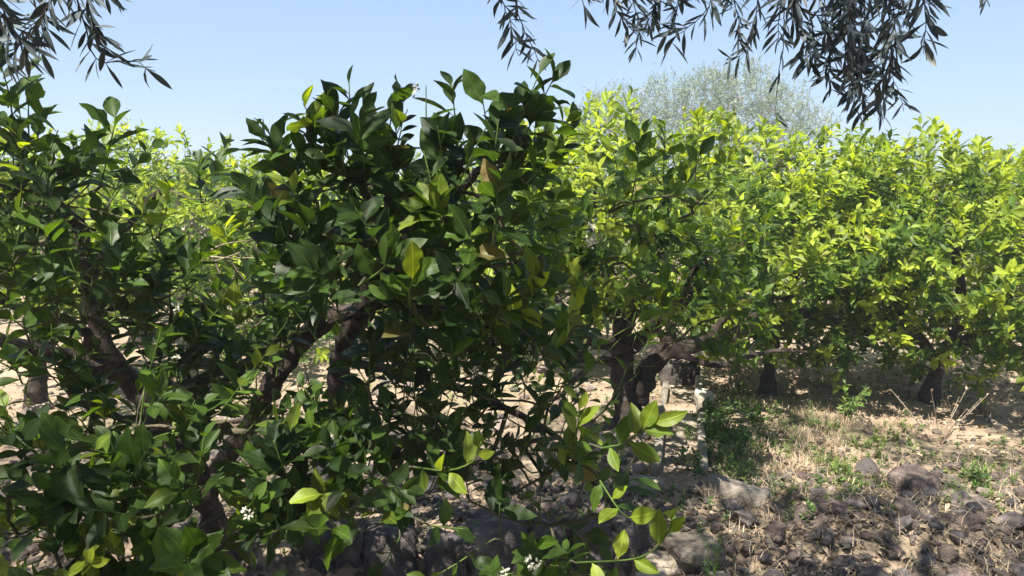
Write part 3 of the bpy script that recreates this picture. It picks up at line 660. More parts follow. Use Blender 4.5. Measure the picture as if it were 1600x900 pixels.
lobes7 = [(170, 215, 7.0, 45, .4, 1.1), (230, 240, 7.0, 50, .5, 1.1), (150, 290, 6.8, 70, .6, 1.0), (260, 310, 6.8, 80, .6, 1.0), (200, 400, 6.8, 100, .7, .9), (300, 420, 6.8, 80, .6, .8), (110, 230, 7.0, 30, .4, 1.0)]
limbs7 = [L4((215, 545, 7.2, .07), (215, 480, 7.1, .06), (205, 380, 6.9, .035), (190, 260, 6.9, .012)), L4((215, 490, 7.1, .035), (270, 400, 6.9, .022), (280, 300, 6.8, .01))]
citrus('t7', limbs7, 71, lobes7, 118, (.075, .100), (8, 11), (0.35, 0.8, 0.5), 'pale sunlit citrus tree behind the large dark tree at far left', nparts=300, side=0.05, tmpl=T_MID, r0=.0019)
lobes8 = [(350, 260, 6.6, 40, .5, 1.1), (420, 270, 6.5, 45, .5, 1.0), (380, 330, 6.3, 70, .6, 1.0), (440, 350, 6.2, 60, .6, 1.0), (400, 420, 6.2, 80, .6, .9), (480, 300, 6.4, 50, .5, .9), (300, 240, 6.8, 30, .4, 1.0), (520, 420, 6.3, 70, .5, .7), (300, 350, 5.8, 60, .5, 1.0), (380, 470, 5.8, 80, .5, .8), (290, 470, 5.9, 70, .5, .8), (480, 500, 5.9, 60, .5, .6)]
limbs8 = [L4((410, 585, 6.4, .07), (410, 510, 6.3, .055), (400, 400, 6.3, .03), (390, 300, 6.3, .012)), L4((410, 520, 6.3, .03), (460, 430, 6.2, .02), (450, 330, 6.2, .01))]
citrus('t8', limbs8, 83, lobes8, 112, (.075, .100), (8, 11), (0.32, 0.8, 0.5), 'sunlit citrus tree seen between the two dark front trees', nparts=300, side=0.05, tmpl=T_MID, r0=.0019)

lobes9 = [(20, 300, 5.0, 90, .6, 1.0), (90, 330, 5.0, 80, .6, 1.0), (-40, 380, 4.9, 90, .6, .8), (60, 420, 5.0, 90, .6, .9), (130, 400, 5.2, 70, .5, .8), (20, 230, 5.2, 50, .4, .9), (100, 480, 5.2, 60, .5, .5)]
limbs9 = [L4((60, 640, 5.3, .07), (62, 560, 5.2, .055), (60, 450, 5.1, .035), (60, 320, 5.0, .012)), L4((62, 560, 5.2, .03), (110, 470, 5.1, .02), (120, 360, 5.0, .01))]
citrus('t9', limbs9, 97, lobes9, 70, (.08, .105), (8, 11), (0.4, 0.8, 0.4), 'yellow-green sunlit citrus tree glimpsed through the leaves at the left edge', side=0.05, tmpl=T_MID, r0=.0019)
lobes10 = [(640, 330, 6.6, 90, .6, .9), (740, 300, 6.5, 80, .6, 1.0), (790, 400, 6.4, 90, .6, .9), (680, 430, 6.5, 100, .6, .8), (580, 400, 6.6, 80, .6, .7), (720, 490, 6.4, 80, .5, .6), (800, 230, 6.6, 45, .4, 1.0)]
limbs10 = [L4((700, 575, 6.6, .06), (700, 510, 6.6, .05), (690, 420, 6.5, .03), (690, 320, 6.5, .012)), L4((700, 520, 6.6, .03), (760, 440, 6.5, .02), (770, 330, 6.5, .01)), L4((700, 500, 6.6, .03), (630, 430, 6.6, .02), (620, 340, 6.6, .01))]
citrus('t10', limbs10, 107, lobes10, 90, (.075, .105), (8, 11), (0.35, 0.8, 0.5), 'sunlit citrus tree hidden directly behind the tall dark middle tree', side=0.05, tmpl=T_MID, r0=.0019, nparts=200)
# ---- rows of orchard trees behind: three built crowns, copied
def row_proto(seed, size=1.0):
    rg = np.random.default_rng(seed)
    limbs = [[(0, 0, -0.05, .08), (0.02, 0, .3, .065), (-.05, .05, .6, .05), (.1, 0, 1.1, .03), (0, 0, 1.6, .012)],
             [(0, 0, .45, .05), (.4, .1, .75, .035), (.75, .0, 1.1, .02), (.8, 0, 1.4, .01)],
             [(0, 0, .45, .05), (-.4, -.1, .7, .035), (-.8, 0, 1.1, .02), (-.8, .1, 1.4, .01)]]
    T = Tree(limbs, seed)
    n = 420
    v = norm(rg.normal(size=(n, 3))) * (rg.uniform(0.2, 1, (n, 1)) ** .4)
    bump = 1 + 0.18 * np.sin(v[:, 0] * 5 + seed) * np.cos(v[:, 1] * 4 + seed)
    tips = v * np.array([1.4, 1.15, .78]) * bump[:, None] + np.array([0, 0, 1.02])
    tips, dirs = T.grow(tips)
    d = norm(dirs * .5 + np.array([0, 0, .6]) + norm(tips - [0, 0, 1]) * .5 + rg.normal(0, .25, tips.shape))
    hz = (tips[:, 2] - .5) / 1.4
    A = shoot_leaves(tips, d, rg.uniform(.12, .28, n), rg.integers(9, 14, n), rg.uniform(.085, .12, n), np.clip(.2 + rg.beta(1.2, 3, n) * .7 + .4 * hz, 0, 1), rg)
    fol = bulk_leaves('foliage', T_FAR, *A[:4], A[4], M_leaf_f)
    tr = tubes_mesh('trunk', [(L[:, :3], L[:, 3], 8) for L in T.limbs], M_bark, .1, rg)
    tw = tubes_mesh('twigs', T.twig_items(r0=.0022, sides=3), M_twig)
    return fol, tr, tw
protos = [row_proto(s) for s in (101, 102, 103, 104)]
def W(px, d): return (px - 800) / 1155 * d
rows = []
for (y, x0, x1, step, sc) in ((8.7, -6.3, 8.2, 2.2, 1.0), (11.4, -7.9, 10.5, 2.4, 1.04), (14.8, -9.8, 12.5, 2.8, 1.06), (18.5, -12.5, 14.5, 3.0, 1.08)):
    x = x0
    while x <= x1: rows.append((x, y, sc)); x += step
rg = np.random.default_rng(5)
rowname = {8.7: 'second', 11.4: 'third', 14.8: 'fourth', 18.5: 'last'}
for i, (x, y, sc) in enumerate(rows):
    xx, yy = x + rg.normal(0, .2), y + rg.normal(0, .15)
    e = empty('citrus_tree', (xx, yy, 0)); e.rotation_euler.z = rg.uniform(0, 6.28)
    s = sc * rg.uniform(.93, 1.08); e.scale = (s, s, s)
    tag(e, 'distant citrus tree in the %s row behind the nearer crowns' % rowname[y], 'tree', 'citrus trees in the %s row' % rowname[y])
    f, t, tw = protos[i % 4]
    tag(new_obj('foliage', f, e), kind='stuff'); new_obj('trunk', t, e)
    if y < 10: tag(new_obj('twigs', tw, e), kind='stuff')

# ---- far pale olive tree
def far_tree(px0, depth, seed, lobes, label):
    rg = np.random.default_rng(seed)
    base = at(px0, 300, depth); base[2] = 0
    e = empty('olive_tree', base); tag(e, label, 'tree')
    P, d = [], []
    pts = lobe_points(lobes, rg, 1500)
    T = Tree([[(*base, .22), (*(base + [0.2, 0, 1.2]), .17), (*(base + [-.2, 0, 2.4]), .1), (*(base + [.1, 0, 3.6]), .04)],
              [(*(base + [0, 0, 1.2]), .12), (*(base + [1.6, 0, 2.4]), .07), (*(base + [2.6, 0, 3.3]), .03)],
              [(*(base + [0, 0, 1.2]), .12), (*(base + [-1.4, 0, 2.4]), .07), (*(base + [-2.6, 0, 3.2]), .03)]], seed)
    sub = pts[::16]
    T.grow(sub, step=.3)
    n = len(pts)
    dd = norm(rg.normal(0, .6, (n, 3)) + [0, 0, .7])
    A = shoot_leaves(pts, dd, rg.uniform(.25, .6, n), rg.integers(12, 20, n), rg.uniform(.08, .12, n), rg.beta(2, 2, n), rg, spread=.6)
    tv = diamond2(.24)
    me = bulk_leaves('foliage', tv, A[0] - base, A[1], A[2], A[3], A[4], M_pale_s)
    tag(new_obj('foliage', me, e), kind='stuff')
    new_obj('trunk', tubes_mesh('trunk', [(L[:, :3] - base, L[:, 3], 8) for L in T.limbs], M_bark, .1, rg), e)
    tag(new_obj('twigs', tubes_mesh('twigs', [(p - base, r, s) for p, r, s in T.twig_items(r0=.006, rmax=.05, sides=3)], M_deadtwig), e), kind='stuff')
far_tree(1130, 22, 201, [(960, 180, 22, 45, 1, .8), (1030, 170, 22, 50, 1.2, .9), (1100, 165, 22, 55, 1.3, 1), (1170, 150, 22, 50, 1.3, 1), (1220, 180, 22, 50, 1.2, .9), (1270, 200, 22, 35, 1, .8), (1100, 220, 22, 80, 1.5, .7), (1010, 220, 22, 60, 1.2, .7), (1210, 230, 22, 70, 1.3, .7), (930, 195, 22, 40, 1, .7), (900, 230, 22, 50, 1, .6), (1130, 140, 22, 35, 1, .8)],
         'pale grey-green olive tree standing far behind the orchard against the sky')

# ------------------------------------------------------------------ overhanging narrow-leaved tree above the camera
def over_tree():
    rg = np.random.default_rng(301)
    base = np.array([-0.9, -1.9, 0.0]); base[2] = gz(base[0], base[1])
    e = empty('olive_tree', base)
    tag(e, 'olive tree overhead with dark narrow leaves hanging into the top of the picture', 'tree')
    limbs = [[(*base, .2), (-.9, -1.85, .7, .17), (-.8, -1.7, 1.5, .15), (-.6, -1.4, 2.2, .12), (-.2, -.8, 2.9, .08), (.3, .0, 3.4, .05), (.8, 1.0, 3.6, .025)],
             [(-.7, -1.5, 1.9, .10), (-1.4, -.9, 2.6, .07), (-2.0, -.1, 3.1, .05), (-2.2, 1.0, 3.3, .025)],
             [(-.4, -1.1, 2.5, .08), (.6, -.7, 2.9, .06), (1.7, .1, 3.2, .045), (2.4, 1.1, 3.3, .022)],
             [(-.1, -.6, 3.0, .05), (-.4, .3, 3.4, .035), (-.6, 1.3, 3.5, .02)]]
    T = Tree(limbs, 301)
    # hanging twigs that one sees: (px,py) down the twig, depth, leaf size, leaves per metre
    hang = [
        ([(20, -120), (40, -20), (70, 40), (60, 90)], 1.5, .062, 9, 1), ([(60, -110), (110, -30), (130, 30), (150, 90), (200, 95), (240, 112)], 1.45, .062, 15, 0),
        ([(-30, -90), (-10, 0), (30, 60), (55, 100)], 1.4, .06, 14, 3), ([(90, -80), (150, -20), (185, 0)], 1.5, .05, 9, 1),
        ([(110, -80), (80, 0), (50, 50), (10, 100)], 1.5, .062, 14, 3), ([(130, -40), (145, 40), (175, 85)], 1.45, .062, 9, 0), ([(-20, -60), (0, 60), (20, 115)], 1.5, .06, 12, 1),
        ([(740, -110), (770, -40), (795, 30), (810, 90)], 1.7, .06, 17, 0), ([(800, -70), (810, 20), (830, 70), (845, 100)], 1.75, .05, 13, 1),
        ([(900, -90), (905, -20), (915, 20)], 1.7, .06, 6, 0),
        ([(960, -100), (985, -10), (1000, 50), (990, 80)], 1.8, .05, 22, 3), ([(1000, -90), (1025, 0), (1010, 50)], 1.8, .05, 20, 2),
        ([(1130, -90), (1105, 10), (1060, 55), (1045, 75)], 1.7, .07, 12, 0),
        ([(1120, -80), (1150, 10), (1152, 70)], 1.8, .052, 18, 1), ([(1190, -80), (1180, 20), (1165, 80), (1135, 95)], 1.8, .055, 16, 1),
        ([(1230, -90), (1235, 10), (1262, 70), (1265, 105)], 1.7, .062, 18, 2), ([(1225, -30), (1225, 60), (1215, 130), (1212, 195)], 1.9, .05, 6, 0),
        ([(1250, -90), (1220, 10), (1215, 70)], 1.7, .06, 16, 1),
        ([(1300, -110), (1310, 0), (1330, 80), (1340, 150)], 1.65, .055, 26, 5), ([(1340, -110), (1350, 0), (1345, 90), (1350, 185)], 1.65, .055, 28, 5),
        ([(1390, -110), (1385, 0), (1390, 80), (1380, 160)], 1.65, .06, 26, 4), ([(1360, -110), (1320, 10), (1300, 90), (1295, 150)], 1.7, .055, 20, 1),
        ([(1290, -110), (1280, 0), (1300, 50), (1290, 120)], 1.7, .055, 22, 2), ([(1420, -110), (1410, 0), (1370, 100), (1375, 190)], 1.6, .055, 22, 2),
        ([(1430, -100), (1445, 0), (1442, 60), (1441, 85)], 1.5, .075, 11, 0), ([(1400, -90), (1430, -10), (1470, 8)], 1.6, .05, 9, 0),
        ([(1520, -90), (1535, -20), (1545, 5)], 1.6, .05, 5, 0), ([(880, -70), (1000, -20), (1100, -10)], 1.75, .055, 16, 2), ([(1060, -90), (1060, 10), (1040, 60)], 1.75, .055, 14, 1),
        ([(1250, -60), (1340, -20), (1420, -10)], 1.7, .055, 24, 4),
    ]
    items, sets = [], []
    starts = []
    for pts, dep, sz, nl, rep in hang:
        for r_ in range(int(round(rep * .32)) + 1):
            jx = rg.normal(0, 16 if r_ else 0); jd = dep + (rg.uniform(-.15, .25) if r_ else 0); cut = rg.uniform(.55, 1.0) if r_ else 1
            P3 = np.array([at(x + jx + (rg.normal(0, 12) if r_ else 0), y if k == 0 else y * cut, jd + .02 * k) for k, (x, y) in enumerate(pts)])
            sp = spline(np.c_[P3, np.zeros(len(P3))], .02)[:, :3]
            sp += rg.normal(0, .002, sp.shape)
            items.append((sp, np.linspace(.0022, .0009, len(sp)), 4)); starts.append(sp[0])
            nn = max(4, int(nl * (0.8 if r_ else 1)))
            f = (np.arange(nn * 2) // 2 + rg.uniform(.2, .8, nn * 2)) / nn
            f = np.clip(.12 + .88 * f, 0, 1) ** .9
            k = np.clip((f * (len(sp) - 1)).astype(int), 1, len(sp) - 1)
            Pp = sp[k]; dd = norm(sp[k] - sp[k - 1]); m = len(Pp)
            sd = norm(np.cross(dd, rg.normal(size=(m, 3)) * .6 + norm(np.array([0, 1, 0.2]))))
            sd *= np.where(np.arange(m) % 2, 1, -1)[:, None]
            Lv = norm(dd * .9 + sd * rg.uniform(.2, 1.5, (m, 1)) + [0, 0, -.15] + rg.normal(0, .33, (m, 3)))
            Nv = norm(rg.normal(0, .6, (m, 3)) + norm(np.array([0, -.7, .4])))
            T_ = np.stack([np.clip(rg.beta(1.0, 4.5, m) * 1.1, 0, 1), rg.uniform(0, 1, m), np.zeros(m)], 1)
            sets.append((Pp, Lv, Nv, sz * rg.uniform(.7, 1.15, m), T_))
    vis = cat(*sets)
    # the canopy out of the picture: sprigs in a clumped slab, widened for shade
    n = 36000
    low = rg.uniform(size=n) < .26  # unseen low sprigs, added behind the camera to block sky light
    c = np.stack([rg.uniform(-6.2, 3.6, n), rg.uniform(-5.2, 2.75, n), rg.uniform(2.2, 4.6, n)], 1)
    c[low, 1] = rg.uniform(-3.6, -1.0, low.sum()); c[low, 2] = rg.uniform(.8, 2.8, low.sum())
    clump = np.sin(c[:, 0] * 2.3 + 1.1) * np.sin(c[:, 1] * 2.6 + .4) + .6 * np.sin(c[:, 0] * 5.1 + c[:, 2] * 3) * np.sin(c[:, 1] * 4.7 + 1) + rg.normal(0, .22, n)
    back = np.clip((c[:, 1] + 1.2) / 2, 0.85, 1)
    thr = np.where(c[:, 0] > .75, -.12, -.66)
    keep = ((clump > thr) | low) & (rg.uniform(size=n) < back)
    # beyond the crown's edge on the right the sun comes through
    keep &= (c[:, 0] * .55 + c[:, 1] < 3.1 + .25 * np.sin(c[:, 2] * 5 + c[:, 0] * 6))
    u, v, d = project(c)
    keep &= ~((d > 0) & (v > -130) & (u > -300) & (u < 1900)) | (d < 0.0)
    # holes in the crown, through which the sun reaches some sprays and the ground
    for (px, py, dd, rr) in SUNSPOTS:
        q = c - at(px, py, dd); t = q @ sdir
        keep &= ~((np.linalg.norm(q - t[:, None] * sdir, axis=1) < rr))
    c = c[keep]
    u, v, d = project(c)
    dirs = norm(rg.normal(0, .6, c.shape) + [0, 0, -.15])
    far = shoot_leaves(c, dirs, rg.uniform(.16, .32, len(c)), rg.integers(10, 17, len(c)), rg.uniform(.07, .09, len(c)) * 1.1, rg.beta(1, 3, len(c)), rg, spread=.8, jit=.3)
    u, v, d = project(far[0]); u2, v2, d2 = project(far[0] + far[1] * far[3][:, None])
    ok = ~((d > 0) & (np.maximum(v, v2) > -25) & (u > -60) & (u < 1660)) | (d < 0)
    far = [a[ok] for a in far]
    T.grow(np.vstack([c[::12], np.array(starts)]), step=.12)
    tw = T.twig_items(r0=.0024, rmax=.03, sides=4) + items
    for li, Lm in enumerate(T.limbs):
        new_obj('trunk' if li == 0 else 'limb', tubes_mesh('limb', [(Lm[:, :3] - base, Lm[:, 3], 12)], M_bark, .1, rg), e)
    # keep twigs of the unseen part out of the sky in view
    def okp(p):
        return True
    tag(new_obj('twigs', tubes_mesh('twigs', [(p - base, r, s) for p, r, s in tw if okp(p)], M_bark), e), kind='stuff')
    split_leaves(e, vis, OLV_MESH, T_OLV, M_olive_s, 300, name='hanging_foliage')
    tag(new_obj('canopy_foliage', bulk_leaves('canopy_foliage', T_OLV2, far[0] - base, far[1], far[2], far[3], far[4], M_olive_s), e), kind='stuff')
    print('olive leaves', len(far[0]), 'hanging', len(vis[0]))
HAZE = 0.0065
rs_spot = np.random.default_rng(19)
SUNSPOTS = [(836, 400, 1.78, .13), (735, 720, 1.75, .12), (900, 650, 1.95, .13), (985, 670, 1.9, .15), (1020, 790, 1.8, .15), (405, 810, 1.7, .10), (235, 305, 1.7, .08),
            (620, 400, 1.55, .09), (1060, 700, 4.2, .25), (1430, 860, 3.1, .15), (1250, 720, 3.9, .25), (1350, 700, 4.0, .2), (1150, 560, 4.7, .25), (500, 540, 2.8, .22), (540, 500, 2.75, .15), (140, 470, 2.6, .10), (60, 680, 3.6, .3), (270, 340, 2.3, .15), (350, 400, 2.5, .25), (1590, 760, 3.6, .3)]
for _k in range(20):
    SUNSPOTS.append((rs_spot.uniform(0, 880), rs_spot.uniform(250, 840), rs_spot.uniform(1.7, 2.3), rs_spot.uniform(.05, .10)))
over_tree()

# ------------------------------------------------------------------ stones
def rock_mesh(seed, mat, sub=2, angular=0.5):
    import bmesh
    r = np.random.default_rng(seed)
    bm = bmesh.new(); bmesh.ops.create_icosphere(bm, subdivisions=sub, radius=0.5)
    V = np.array([v.co[:] for v in bm.verts])
    nrm = norm(V); k = 15
    pl = norm(r.normal(size=(k, 3))); off = r.uniform(.58, .92, k) * .5
    V = nrm * .5
    for p, o in zip(pl, off):                                            # chop with planes
        s = V @ p; m = s > o; V[m] -= (s[m] - o)[:, None] * p
    f1 = r.normal(0, 4, (3, 3)); V += nrm * (0.03 * np.sin(V @ f1 * 2.0 + r.uniform(0, 6, 3))).sum(1, keepdims=True)
    from mathutils import noise as mn
    q = np.array([mn.fractal(Vector(v * 5 + seed), .9, 2.1, 4) for v in V]); V += nrm * (q * .035)[:, None]
    F = np.array([[v.index for v in f.verts] for f in bm.faces]); bm.free()
    return mesh_np('stone', V, F, mat, True)
ROCKS = [rock_mesh(400 + k, M_stone, 4 if k < 8 else 3) for k in range(14)]
ROCKS_S = [rock_mesh(430 + k, M_stone, 3) for k in range(6)]

def stone_label(px, py, col, size):
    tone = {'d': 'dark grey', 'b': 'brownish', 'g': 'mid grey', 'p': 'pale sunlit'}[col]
    big = 'large' if size > .17 else ('fist-sized' if size > .10 else 'small')
    if py < 760 and px > 900: where = 'beside the concrete channel'
    elif px > 1420: where = 'in the lower right corner'
    elif px > 1110: where = 'right of the channel'
    elif px > 850: where = 'left of the channel'
    elif px > 430 and py > 740: where = 'above the low block wall'
    elif px > 430: where = 'under the middle tree'
    elif py > 740: where = 'near the forked trunk'
    else: where = 'behind the forked trunk'
    return '%s %s lava stone %s' % (big, tone, where), 'lava stones ' + where

rs = np.random.default_rng(77)
placed = []
def in_channel(x, y):
    cx = 0.88 + (y - 3.8) * 0.235
    return 3.6 < y < 6.0 and abs(x - cx) < .17
def scatter_stones(n, box, size, cols, tall=.75):
    k = 0; tries = 0
    while k < n and tries < n * 60:
        tries += 1
        px, py = rs.uniform(box[0], box[2]), rs.uniform(box[1], box[3])
        p = ground_at(px, py); s = rs.uniform(*size) * (0.8 + .5 * rs.uniform() ** 3)
        if in_channel(p[0], p[1]): continue
        if any((p[0] - q[0]) ** 2 + (p[1] - q[1]) ** 2 < (.40 * (s + q[2])) ** 2 for q in placed): continue
        if p[1] < 3.2 and -0.9 < p[0] < .72 and py > 820: continue
        placed.append((p[0], p[1], s)); k += 1
        c = rs.choice(list(cols))
        o = new_obj('stone', (ROCKS if s > .09 else ROCKS_S)[rs.integers(0, 14 if s > .09 else 6)])
        o.scale = (s * rs.uniform(.85, 1.25), s * rs.uniform(.8, 1.1), s * tall * rs.uniform(.7, 1.1))
        o.rotation_euler = (rs.normal(0, .35), rs.normal(0, .35), rs.uniform(0, 6.28))
        o.location = (p[0], p[1], float(gz(p[0], p[1])) + s * tall * .28)
        f = rs.uniform(.8, 1.25)
        o.color = {'d': (.62 * f, .62 * f, .66 * f, 1), 'b': (1.12 * f, .95 * f, .86 * f, 1), 'g': (1.15 * f, 1.1 * f, 1.08 * f, 1), 'p': (2.2 * f, 1.95 * f, 1.75 * f, 1)}[c]  # pale tone: light stone, with sunlit brightness put into its colour too
        lb, g = stone_label(px, py, c, s)
        tag(o, lb, 'stone', g)
scatter_stones(4, (1330, 730, 1500, 775), (.09, .13), 'gb', .7)
scatter_stones(104, (1110, 785, 1620, 915), (.065, .14), 'bbgdg')
scatter_stones(22, (1200, 740, 1600, 790), (.06, .11), 'bgp', .6)
scatter_stones(50, (480, 755, 960, 835), (.055, .12), 'dddbg')
scatter_stones(40, (520, 565, 960, 735), (.10, .22), 'ppgb', .55)
scatter_stones(26, (-20, 600, 430, 720), (.10, .22), 'ppgg', .5)
scatter_stones(18, (0, 760, 470, 860), (.06, .12), 'dbgg')
scatter_stones(16, (900, 640, 1035, 740), (.08, .15), 'pbg', .6)
scatter_stones(8, (1120, 600, 1220, 650), (.05, .1), 'pg', .6)
scatter_stones(12, (850, 830, 1030, 900), (.07, .13), 'gbd')
# rubble too small to count
def rubble():
    n = 12000
    px = rs.uniform(-60, 1680, n); py = 560 + 400 * rs.uniform(0, 1, n) ** .8
    P = np.array([ground_at(a, b) for a, b in zip(px, py)])
    dens = np.where(py > 745, 1.0, .25)
    k = rs.uniform(size=n) < dens
    P = P[k]; P = P[[not in_channel(p[0], p[1]) or rs.uniform() < .15 for p in P]]
    n = len(P)
    ico = np.array([(0, 0, 1), (.89, 0, .45), (.28, .85, .45), (-.72, .53, .45), (-.72, -.53, .45), (.28, -.85, .45), (.72, .53, -.45), (-.28, .85, -.45), (-.89, 0, -.45), (-.28, -.85, -.45), (.72, -.53, -.45), (0, 0, -1)]) * .5
    fc = np.array([(0, 1, 2), (0, 2, 3), (0, 3, 4), (0, 4, 5), (0, 5, 1), (1, 6, 2), (2, 7, 3), (3, 8, 4), (4, 9, 5), (5, 10, 1), (6, 7, 2), (7, 8, 3), (8, 9, 4), (9, 10, 5), (10, 6, 1), (11, 7, 6), (11, 8, 7), (11, 9, 8), (11, 10, 9), (11, 6, 10)])
    s = (.012 + .045 * rs.uniform(size=n) ** 2.2)
    V = ico[None] * rs.uniform(.65, 1.3, (n, 12, 1)) * (s[:, None] * rs.uniform(.7, 1.3, (n, 3)))[:, None]
    a = rs.uniform(0, 6.28, n); c_, s_ = np.cos(a)[:, None], np.sin(a)[:, None]
    V = np.stack([V[..., 0] * c_ - V[..., 1] * s_, V[..., 0] * s_ + V[..., 1] * c_, V[..., 2] * .8], -1)
    P[:, 2] = gz(P[:, 0], P[:, 1]) + s * .2
    V = (V + P[:, None]).reshape(-1, 3)
    F = (fc[None] + (np.arange(n) * 12)[:, None, None]).reshape(-1, 3)
    tag(new_obj('rubble', mesh_np('rubble', V, F, M_pebble, False)), 'fine lava rubble and clods scattered over the dry soil', 'rubble', kind='stuff')
rubble()

# ------------------------------------------------------------------ rough blocks: wall and channel
def block_mesh(name, sx, sy, sz, seed, mat, rough=.012, div=7, chip=.03):
    """a weathered block resting on z=0"""
    r = np.random.default_rng(seed)
    import bmesh
    bm = bmesh.new(); bmesh.ops.create_cube(bm, size=1.0)
    bmesh.ops.subdivide_edges(bm, edges=bm.edges[:], cuts=div, use_grid_fill=True)
    V = np.array([v.co[:] for v in bm.verts]); F = np.array([[v.index for v in f.verts] for f in bm.faces]); bm.free()
    S = np.array([sx, sy, sz])
    Q = V * 2
    e = (np.abs(Q) ** 10).sum(1) ** (1 / 10)                              # round edges a little
    V = V / e[:, None] * 1.0
    W_ = V * S
    k = r.normal(0, 1, (6, 3)) * np.array([9, 9, 9]) / 1.0
    nn = norm(V)
    amp = np.sin(W_ @ k.T * 2.2 + r.uniform(0, 6, 6)).sum(1) / 6
    W_ += nn * (amp * rough * 2)[:, None] + nn * r.normal(0, rough * .25, (len(V), 1))
    for _ in range(3):                                                   # broken corners
        p = norm(r.normal(size=3)); s = (W_ / S) @ p; o = .62; m = s > o
        W_[m] -= ((s[m] - o)[:, None] * p) * S
    W_[:, 2] += sz / 2
    return mesh_np(name, W_, F, mat, True)

# low wall of lava blocks at the front edge of the bed
wall = empty('block_wall', (-.1, 3.12, -.3)); tag(wall, 'low wall of rough lava blocks at the bottom, under the middle citrus tree', 'wall')
bx = [(498, 60, .6, .20), (546, 52, .7, .17), (610, 88, .75, .25), (690, 66, .95, .22), (772, 112, 1.0, .27), (858, 50, .8, .17), (918, 80, .75, .20), (994, 66, 1.2, .24)]
for i, (px, wpx, f, h) in enumerate(bx):
    p = ground_at(px, 845); wd = wpx / 1155 * 3.15
    o = new_obj('block', block_mesh('block', wd * .96, .2, h, 500 + i, M_stone, .024), wall)
    o.location = (p[0] + .1, rs.uniform(-.03, .03), .3 - h - .02 + rs.uniform(-.02, .03) + .04); o.rotation_euler = (rs.normal(0, .1), rs.normal(0, .1), rs.normal(0, .22))
    o.color = (f, f * .97, f * .93, 1)
    if rs.uniform() < .9:
        o2 = new_obj('block', block_mesh('block', wd * .9, .18, .2, 530 + i, M_stone, .014), wall)
        o2.location = (p[0] + .1 + rs.normal(0, .05), rs.uniform(-.04, 0), -.16); o2.color = (f * .8, f * .78, f * .75, 1)

# irrigation channel: bed, broken side walls
ch0, ch1 = np.array([.88, 3.72]), np.array([1.36, 5.78])
cv = ch1 - ch0; clen = float(np.linalg.norm(cv)); ca = math.atan2(cv[1], cv[0]); cu = cv / clen; cn = np.array([-cu[1], cu[0]])
chan = empty('irrigation_channel', (ch0[0], ch0[1], -.03)); tag(chan, 'narrow old concrete irrigation channel with broken side walls running back beside the citrus trunk', 'channel')
def chan_piece(name, s0, s1, off, wd, h, seed, z=0.0, tilt=0, mat=M_conc, col=(1, 1, 1), rough=.0022):
    L_ = s1 - s0
    me = block_mesh(name, L_, wd, h, seed, mat, rough, div=9)
    o = new_obj(name, me, chan); m = ch0 + cu * (s0 + s1) / 2 + cn * off
    o.location = (m[0] - ch0[0], m[1] - ch0[1], z); o.rotation_euler = (tilt, 0, ca); o.color = (*col, 1)
    return o
chan_piece('channel_bed', 0, clen, 0, .21, .03, 601, .0, col=(.8, .72, .62))
for k, (a, b_, h, t) in enumerate([(.0, .78, .12, .04), (.82, 1.2, .10, -.06), (1.35, 1.8, .11, .08)]):
    chan_piece('side_wall', a, b_, .125, .048, h, 610 + k, .0, t, col=(.66, .63, .56))
for k, (a, b_, h, t) in enumerate([(.0, .76, .12, -.05), (.79, 1.1, .09, .03), (1.2, 1.68, .13, .04), (1.72, 2.0, .12, 0)]):
    chan_piece('side_wall', a, b_, -.125, .048, h, 620 + k, .0, t, col=(.72, .68, .60))
chan_piece('end_stone', 1.98, 2.1, .02, .30, .2, 630, .0, 0, mat=M_stone, col=(.8, .75, .7), rough=.02)
# dry twigs and litter lie in it (scattered below)
def loose_block(name, px, py, sx, sy, sz, rz, seed, col, label, cat_, mat=M_conc, tilt=(0, 0)):
    p = ground_at(px, py); o = new_obj(name, block_mesh(name, sx, sy, sz, seed, mat, .012))
    o.location = (p[0], p[1], float(gz(p[0], p[1])) - .03); o.rotation_euler = (tilt[0], tilt[1], rz); o.color = (*col, 1)
    tag(o, label, cat_)
loose_block('concrete_block', 1000, 765, .22, .09, .10, .05, 640, (.75, .7, .62), 'squat grey concrete block left of the channel mouth', 'block')
loose_block('concrete_slab', 1145, 785, .30, .08, .11, -.45, 641, (.65, .6, .55), 'slanting concrete slab right of the channel mouth', 'slab', tilt=(0, .15))
loose_block('concrete_lump', 1075, 840, .20, .30, .06, .2, 642, (.42, .38, .35), 'smooth dark concrete lump where the channel ends in front', 'concrete')
loose_block('broken_block', 1022, 885, .13, .1, .24, .1, 643, (1.2, 1.1, .95), 'upright broken block with a pale top at the bottom beside the concrete lump', 'block', mat=M_conc)
loose_block('white_rock', 1100, 640, .10, .09, .16, .3, 644, (1.35, 1.3, 1.2), 'whitish rock standing at the far right wall of the channel', 'rock', mat=M_conc)
loose_block('white_rock', 1005, 905, .12, .1, .09, .3, 645, (1.4, 1.35, 1.3), 'white stone cut off by the bottom edge right of the wall', 'rock', mat=M_conc)
loose_block('boulder', 1425, 775, .21, .18, .13, .3, 646, (1.1, .95, .85), 'largest earthy brown boulder in the rubble at lower right', 'boulder', mat=M_stone)
loose_block('flat_stone', 1520, 800, .19, .15, .07, .5, 647, (1.6, 1.45, 1.3), 'flat pale stone behind the rubble at lower right', 'stone', mat=M_stone)
loose_block('flat_stone', 1565, 892, .09, .05, .02, -.3, 648, (1.9, 1.95, 2.0), 'small flat white stone chip at the very lower right', 'stone', mat=M_conc)
loose_block('flat_stone', 368, 830, .12, .07, .16, .5, 649, (1.1, 1.1, 1.15), 'grey slab leaning beside the forked trunk', 'stone', mat=M_conc, tilt=(.5, .4))
